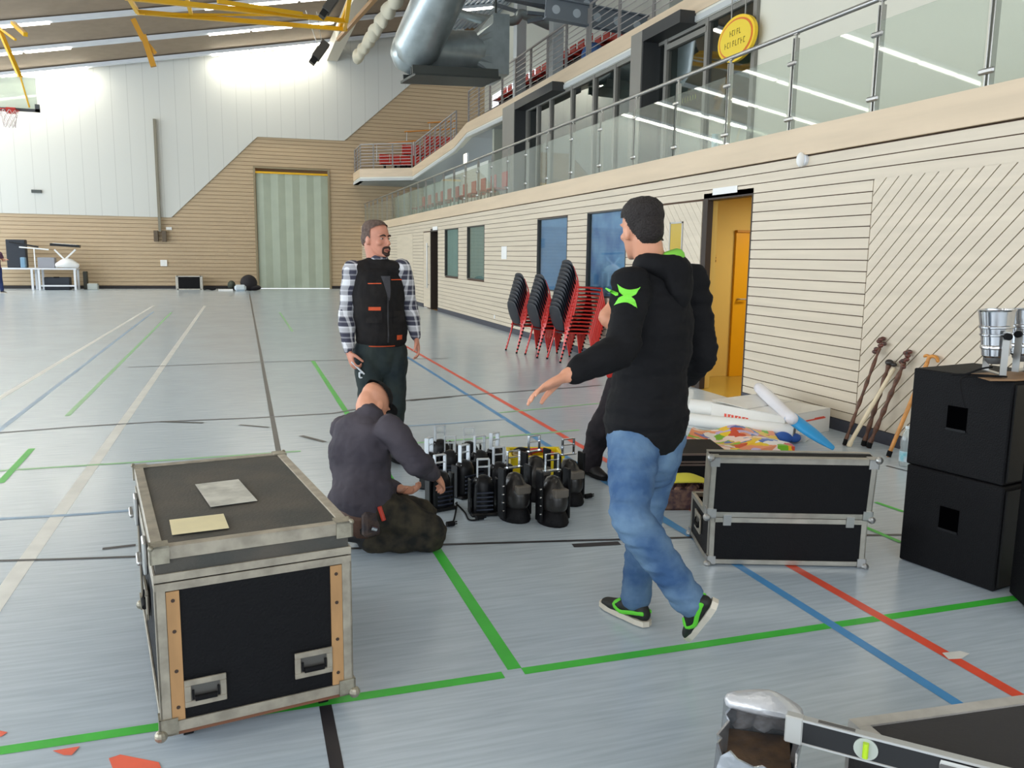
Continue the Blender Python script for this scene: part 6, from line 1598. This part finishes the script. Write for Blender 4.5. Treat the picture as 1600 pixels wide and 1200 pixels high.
# === the kneeling man =========================================================================
Fk = V((.90, .43, 0)).normalized(); Rk = Fk.cross(V((0, 0, 1)))      # his right side is nearer the camera
pel = at(566, 790, 4.22); che = at(562, 700, 4.28); nb = at(577, 648, 4.30)
shR, shL = at(607, 668, 4.14), at(537, 668, 4.44)
elR, wrR = at(652, 722, 4.05), at(680, 742, 4.25); elL, wrL = at(590, 760, 4.60), at(626, 764, 4.38)
hipR, hipL = at(580, 793, 4.14), at(552, 790, 4.32)
knR, anR = at(676, 843, 4.10), at(574, 862, 4.12); knL, anL = at(660, 828, 4.42), at(556, 850, 4.36)
knR.z = .075; anR.z = .07; knL.z = .075; anL.z = .07
hd = Head(at(583, 632, 4.36), V((.72, .42, -.6)), V((.45, .35, .72)), .93)
mb = MB()
torso(mb, [pel + V((0, 0, -.02)), pel.lerp(che, .5), che, nb.lerp(che, .3), nb], [(.15, .13), (.15, .12), (.175, .125), (.14, .1), (.064, .064)], Rk)
mb.loft([nb + V((0, 0, -.05)), hd.p(0, -.04, -.02)], [.066, .062], n=16, sub=1)
hd.build(mb)
arm(mb, shR, elR, wrR); arm(mb, shL, elL, wrL)
leg(mb, hipR, knR, knR + V((-.01, 0, 0))); leg(mb, hipL, knL, knL + V((-.01, 0, 0)))
mb.loft([knR, knR.lerp(anR, .4), anR], [.056, .058, .04], n=16, sub=3); mb.loft([knL, knL.lerp(anL, .4), anL], [.056, .058, .04], n=16, sub=3)
dR = (wrR - elR).normalized(); dL = (wrL - elL).normalized()
hand(mb, wrR + dR * .005, dR + V((.35, .0, -.55)), V((-.2, .5, -.8)), V((-.2, .9, .2)), curl=.9, thumb=.9)
hand(mb, wrL + dL * .005, dL + V((.5, -.2, -.1)), V((0, -.3, .8)), V((.2, -1, .2)), curl=.9, thumb=.8)
km = remesh(mb, 'person', skinA, vox=.0062, smooth=2, base=(pel.x, pel.y, 0))
tag(km, 'kneeling man in grey sweater and black cap bent over the stage lights', 'person')
gm = noise_mat('charcoal_grey_sweater', (62, 58, 66), (78, 73, 80), 5)
mb = MB()
torso(mb, [pel + V((0, 0, .015)), pel + V((0, 0, .07)), pel.lerp(che, .55), che, nb.lerp(che, .32), nb.lerp(che, .02)], [(.19, .168), (.19, .165), (.172, .142), (.192, .142), (.165, .118), (.08, .078)], Rk)
arm(mb, shR, elR, wrR - dR * .03, inf=.022); arm(mb, shL, elL, wrL - dL * .02, inf=.02)
for s_ in (shL, shR): mb.ell(s_ + V((0, 0, -.01)), (.075, .075, .072))
sw = remesh(mb, 'sweater', gm, km, vox=.009, smooth=5, folds=(.014, 9, 1.0, (1, 1, 1.6)))
cm = noise_mat('dark_camouflage_trousers', (30, 31, 30), (66, 60, 48), 14)
mb = MB()
torso(mb, [pel + V((0, 0, -.09)), pel + V((0, 0, -.02)), pel + V((0, 0, .06))], [(.15, .13), (.175, .16), (.165, .145)], Rk)
leg(mb, hipR, knR + V((.0, 0, .045)), knR + V((-.01, 0, .0)), inf=.022); leg(mb, hipL, knL + V((0, 0, .04)), knL + V((-.01, 0, 0)), inf=.022)
for a, b_ in ((knR, anR), (knL, anL)): mb.loft([a, a.lerp(b_, .4), b_], [.066, .068, .052], n=16, sub=3)
mb.ell(hipR.lerp(anR, .4), (.09, .09, .07)); mb.ell(hipL.lerp(anL, .5), (.1, .09, .08))
tr = remesh(mb, 'trousers', cm, km, vox=.010, smooth=4, folds=(.016, 9))
for v in tr.data.vertices:
    if v.co.z < .004: v.co.z = .004
mb = MB(); torso(mb, [pel + V((0, 0, -.025)), pel + V((0, 0, .0))], [(.196, .178), (.19, .17)], Rk); bl_ = mb.build('tool_belt', mat('brown_leather_belt', (84, 58, 44), .6, bump=.4, bscale=30), km, W=True, smooth=True)
mb = MB(); o_ = pel - Rk * -.0 + Rk * .17 - Fk * .02
mb.box(pel + Rk * .17 - Fk * .06 + V((0, 0, -.04)), (.1, .05, .13), rot=Matrix.Rotation(math.atan2(Fk.y, Fk.x), 3, 'Z')); mb.build('tool_pouch', mat('worn_leather_pouch', (84, 66, 56), .7, rgb2=(52, 46, 50), vscale=20, bump=.6, bscale=30), bl_, W=True, bevel=.015)
mb = MB(); c0_ = pel + Rk * .2 - Fk * .03
mb.cyl(c0_ + V((0, -.01, .05)), c0_ + V((.02, -.02, -.02)), .012, n=10); mb.build('screwdriver_handle', mat('red_handle', (186, 60, 44), .4), bl_, W=True, smooth=True)
mb = MB(); mb.cyl(c0_ - Fk * .05 + V((0, -.01, -.05)), c0_ - Fk * .02 + V((0, -.02, -.06)), .012, n=10); mb.build('steel_tool', M['chrome'], bl_, W=True, smooth=True)
bootm = mat('black_boot', (22, 22, 24), .6)
for a_, kn_ in ((anR, knR), (anL, knL)):
    fdr = (a_ - kn_); fdr.z = 0; fdr.normalize()
    shoe(km, a_ + fdr * .02 + V((0, 0, .015)), V((fdr.x * .55, fdr.y * .55, -.8)) if False else fdr + V((0, 0, -.18)), V((0, 0, 1)) * -1, bootm, M['rubber'], k=.9, name='boot')
# cap worn over the forehead
inv = hd.m.inverted()
capm = noise_mat('black_cap', (24, 23, 25), (34, 32, 32), 20)
hd.hair(lambda q: q.z > .062 - q.y * .55 - .0, capm, km, g=.012, name='cap', amp=.001)
mb = MB(); mb.loft([hd.p(0, .07, .05), hd.p(0, .12, .045), hd.p(0, .165, .03)], [(.07, .006), (.065, .005), (.035, .004)], side=hd.r, n=18, sub=3); mb.build('cap_peak', capm, km, W=True, smooth=True)
mb = MB(); mb.ell(hd.p(.0, -.07, .1), (.008, .008, .006)); mb.build('cap_buckle', mat('brass_buckle', (200, 176, 120), .3, .6), km, W=True, smooth=True)

# === the man mostly hidden behind the walker ================================================================
Fh = V((.9, -.35, 0)).normalized(); Rh = Fh.cross(V((0, 0, 1)))
YH = 5.3
pel = at(995, 575, YH); che = at(1012, 478, YH); nb = at(1014, 425, YH)
shL, shR = at(1030, 440, 5.5), at(988, 440, 5.12)
elR, wrR = at(944, 496, 5.05), at(1000, 545, 4.95); elL, wrL = at(1052, 500, 5.55), at(1050, 560, 5.4)
hipR, hipL = at(978, 590, 5.25), at(1008, 590, 5.4)
knR, anR = at(938, 668, 5.2), at(922, 734, 5.3); knL, anL = at(1012, 672, 5.5), at(1016, 742, 5.5); anR.z = anL.z = .095
hd = Head(at(1014, 392, YH), Fh, V((.05, 0, 1)), 1.0)
mb = MB(); torso(mb, [pel, pel.lerp(che, .5), che, nb + V((0, 0, -.06)), nb], [(.15, .12), (.15, .12), (.17, .12), (.12, .09), (.06, .06)], Rh)
mb.loft([nb + V((0, 0, -.05)), hd.p(0, -.03, -.03)], [.062, .058], n=16, sub=1); hd.build(mb)
arm(mb, shR, elR, wrR); arm(mb, shL, elL, wrL); leg(mb, hipR, knR, anR); leg(mb, hipL, knL, anL)
dR = (wrR - elR).normalized(); dL = (wrL - elL).normalized()
hand(mb, wrR + dR * .01, dR, V((0, .3, -1)), V((.5, .6, 0)), curl=.9); hand(mb, wrL + dL * .01, dL, V((0, -1, 0)), V((1, 0, 0)), curl=.8)
hm = remesh(mb, 'person', skinA, vox=.007, smooth=2, base=(pel.x, pel.y, 0))
tag(hm, 'man hidden behind the walker, only a bare elbow and black trouser leg showing', 'person')
hd.hair(lambda q: q.z > .03 - max(0, -q.y) * 1.2 and not (q.y > .06 and q.z < .075) and q.z > -.06, darkhair, hm, g=.01); hd.eyes(hm)
mb = MB(); torso(mb, [pel + V((0, 0, -.02)), pel.lerp(che, .5), che, nb + V((0, 0, -.07)), nb + V((0, 0, -.01))], [(.17, .14), (.165, .135), (.182, .135), (.145, .1), (.07, .07)], Rh)
for a, b_ in ((shR, elR), (shL, elL)): mb.loft([nb.lerp(a, .4) + V((0, 0, -.05)), a + V((0, 0, -.022)), a.lerp(b_, .25), a.lerp(b_, .42)], [.06, .064, .068, .06], n=16, sub=3)
remesh(mb, 't_shirt', noise_mat('black_tee', (20, 20, 23), (28, 28, 31), 8), hm, vox=.010, smooth=3, folds=(.01, 10))
mb = MB(); torso(mb, [hipL.lerp(hipR, .5) + V((0, 0, -.12)), hipL.lerp(hipR, .5), pel + V((0, 0, .03))], [(.13, .11), (.165, .13), (.15, .12)], Rh)
leg(mb, hipR, knR, anR, inf=.024, hem=1.3); leg(mb, hipL, knL, anL, inf=.024, hem=1.3)
remesh(mb, 'trousers', noise_mat('black_wide_trousers', (26, 24, 28), (44, 38, 42), 7), hm, vox=.010, smooth=4, folds=(.016, 9, 3.0))
shoe(hm, anR, V((.2, -1, 0)), (0, 0, 1), bsh, M['rubber']); shoe(hm, anL, Fh, (0, 0, 1), bsh, M['rubber'])
mb = MB(); q = at(951, 577, 5.08); mb.loft([q + V((0, 0, .06)), q, q + V((.01, 0, -.05))], [(.02, .015), (.032, .02), (.02, .01)], n=12, sub=3); o = mb.build('red_cloth', mat('red_rag', (206, 50, 44), .7, bump=.5, bscale=20), hm, W=True, smooth=True)

# === far person at the left edge ==========================================================================
YP = 34.0
p0 = at(2, 456, YP); base = V((p0.x - .1, YP, 0)); Ff = V((.8, -.6, 0)).normalized(); Rf = Ff.cross(V((0, 0, 1)))
P = lambda x, y, z: base + Ff * x - Rf * y + V((0, 0, z))
hd = Head(P(.06, 0, 1.62), Ff + V((0, 0, -.2)), V((0, 0, 1)), 1.05)
mb = MB(); torso(mb, [P(0, 0, .92), P(0, 0, 1.12), P(0, 0, 1.32), P(0, 0, 1.44), P(.02, 0, 1.5)], [(.15, .12), (.14, .11), (.17, .12), (.12, .09), (.06, .06)], Rf)
mb.loft([P(.01, 0, 1.44), hd.p(0, -.03, -.03)], [.06, .056], n=12, sub=1); hd.build(mb)
for s_ in (-1, 1):
    a, e_, w_ = P(0, s_ * .19, 1.42), P(.05, s_ * .26, 1.16), P(.28, s_ * .17, 1.2); arm(mb, a, e_, w_); hand(mb, w_, (w_ - e_), V((0, 0, -1)), Ff, curl=.5)
    leg(mb, P(0, s_ * .09, .9), P(.03, s_ * .1, .5), P(-.02 + .1 * s_, s_ * .1, .095))
fp = remesh(mb, 'person', skinA, vox=.012, smooth=2, base=tuple(base)); tag(fp, 'person in purple top and blue trousers by the far table at the left edge', 'person')
mb = MB(); torso(mb, [P(0, 0, .9), P(0, 0, 1.12), P(0, 0, 1.32), P(0, 0, 1.44), P(.0, 0, 1.49)], [(.17, .14), (.16, .13), (.19, .14), (.14, .1), (.07, .07)], Rf)
for s_ in (-1, 1): mb.loft([P(0, s_ * .19, 1.42), P(.03, s_ * .235, 1.27)], [.072, .066], n=12, sub=2)
remesh(mb, 'top', noise_mat('purple_top', (92, 62, 90), (110, 80, 100), 8), fp, vox=.014, smooth=2)
mb = MB(); torso(mb, [P(0, 0, .78), P(0, 0, .9), P(0, 0, .98)], [(.13, .11), (.165, .13), (.15, .12)], Rf)
for s_ in (-1, 1): leg(mb, P(0, s_ * .09, .88), P(.03, s_ * .1, .5), P(-.02 + .1 * s_, s_ * .1, .11), inf=.018)
remesh(mb, 'trousers', noise_mat('dark_blue_trousers', (40, 52, 96), (54, 66, 110), 8), fp, vox=.014, smooth=2)
for s_ in (-1, 1): shoe(fp, P(-.02 + .1 * s_, s_ * .1, .095), Ff, (0, 0, 1), bsh, sl_m)
hd.hair(lambda q: q.z > .03 - max(0, -q.y) * 1.2 and not (q.y > .06 and q.z < .075) and q.z > -.06, darkhair, fp, g=.012)
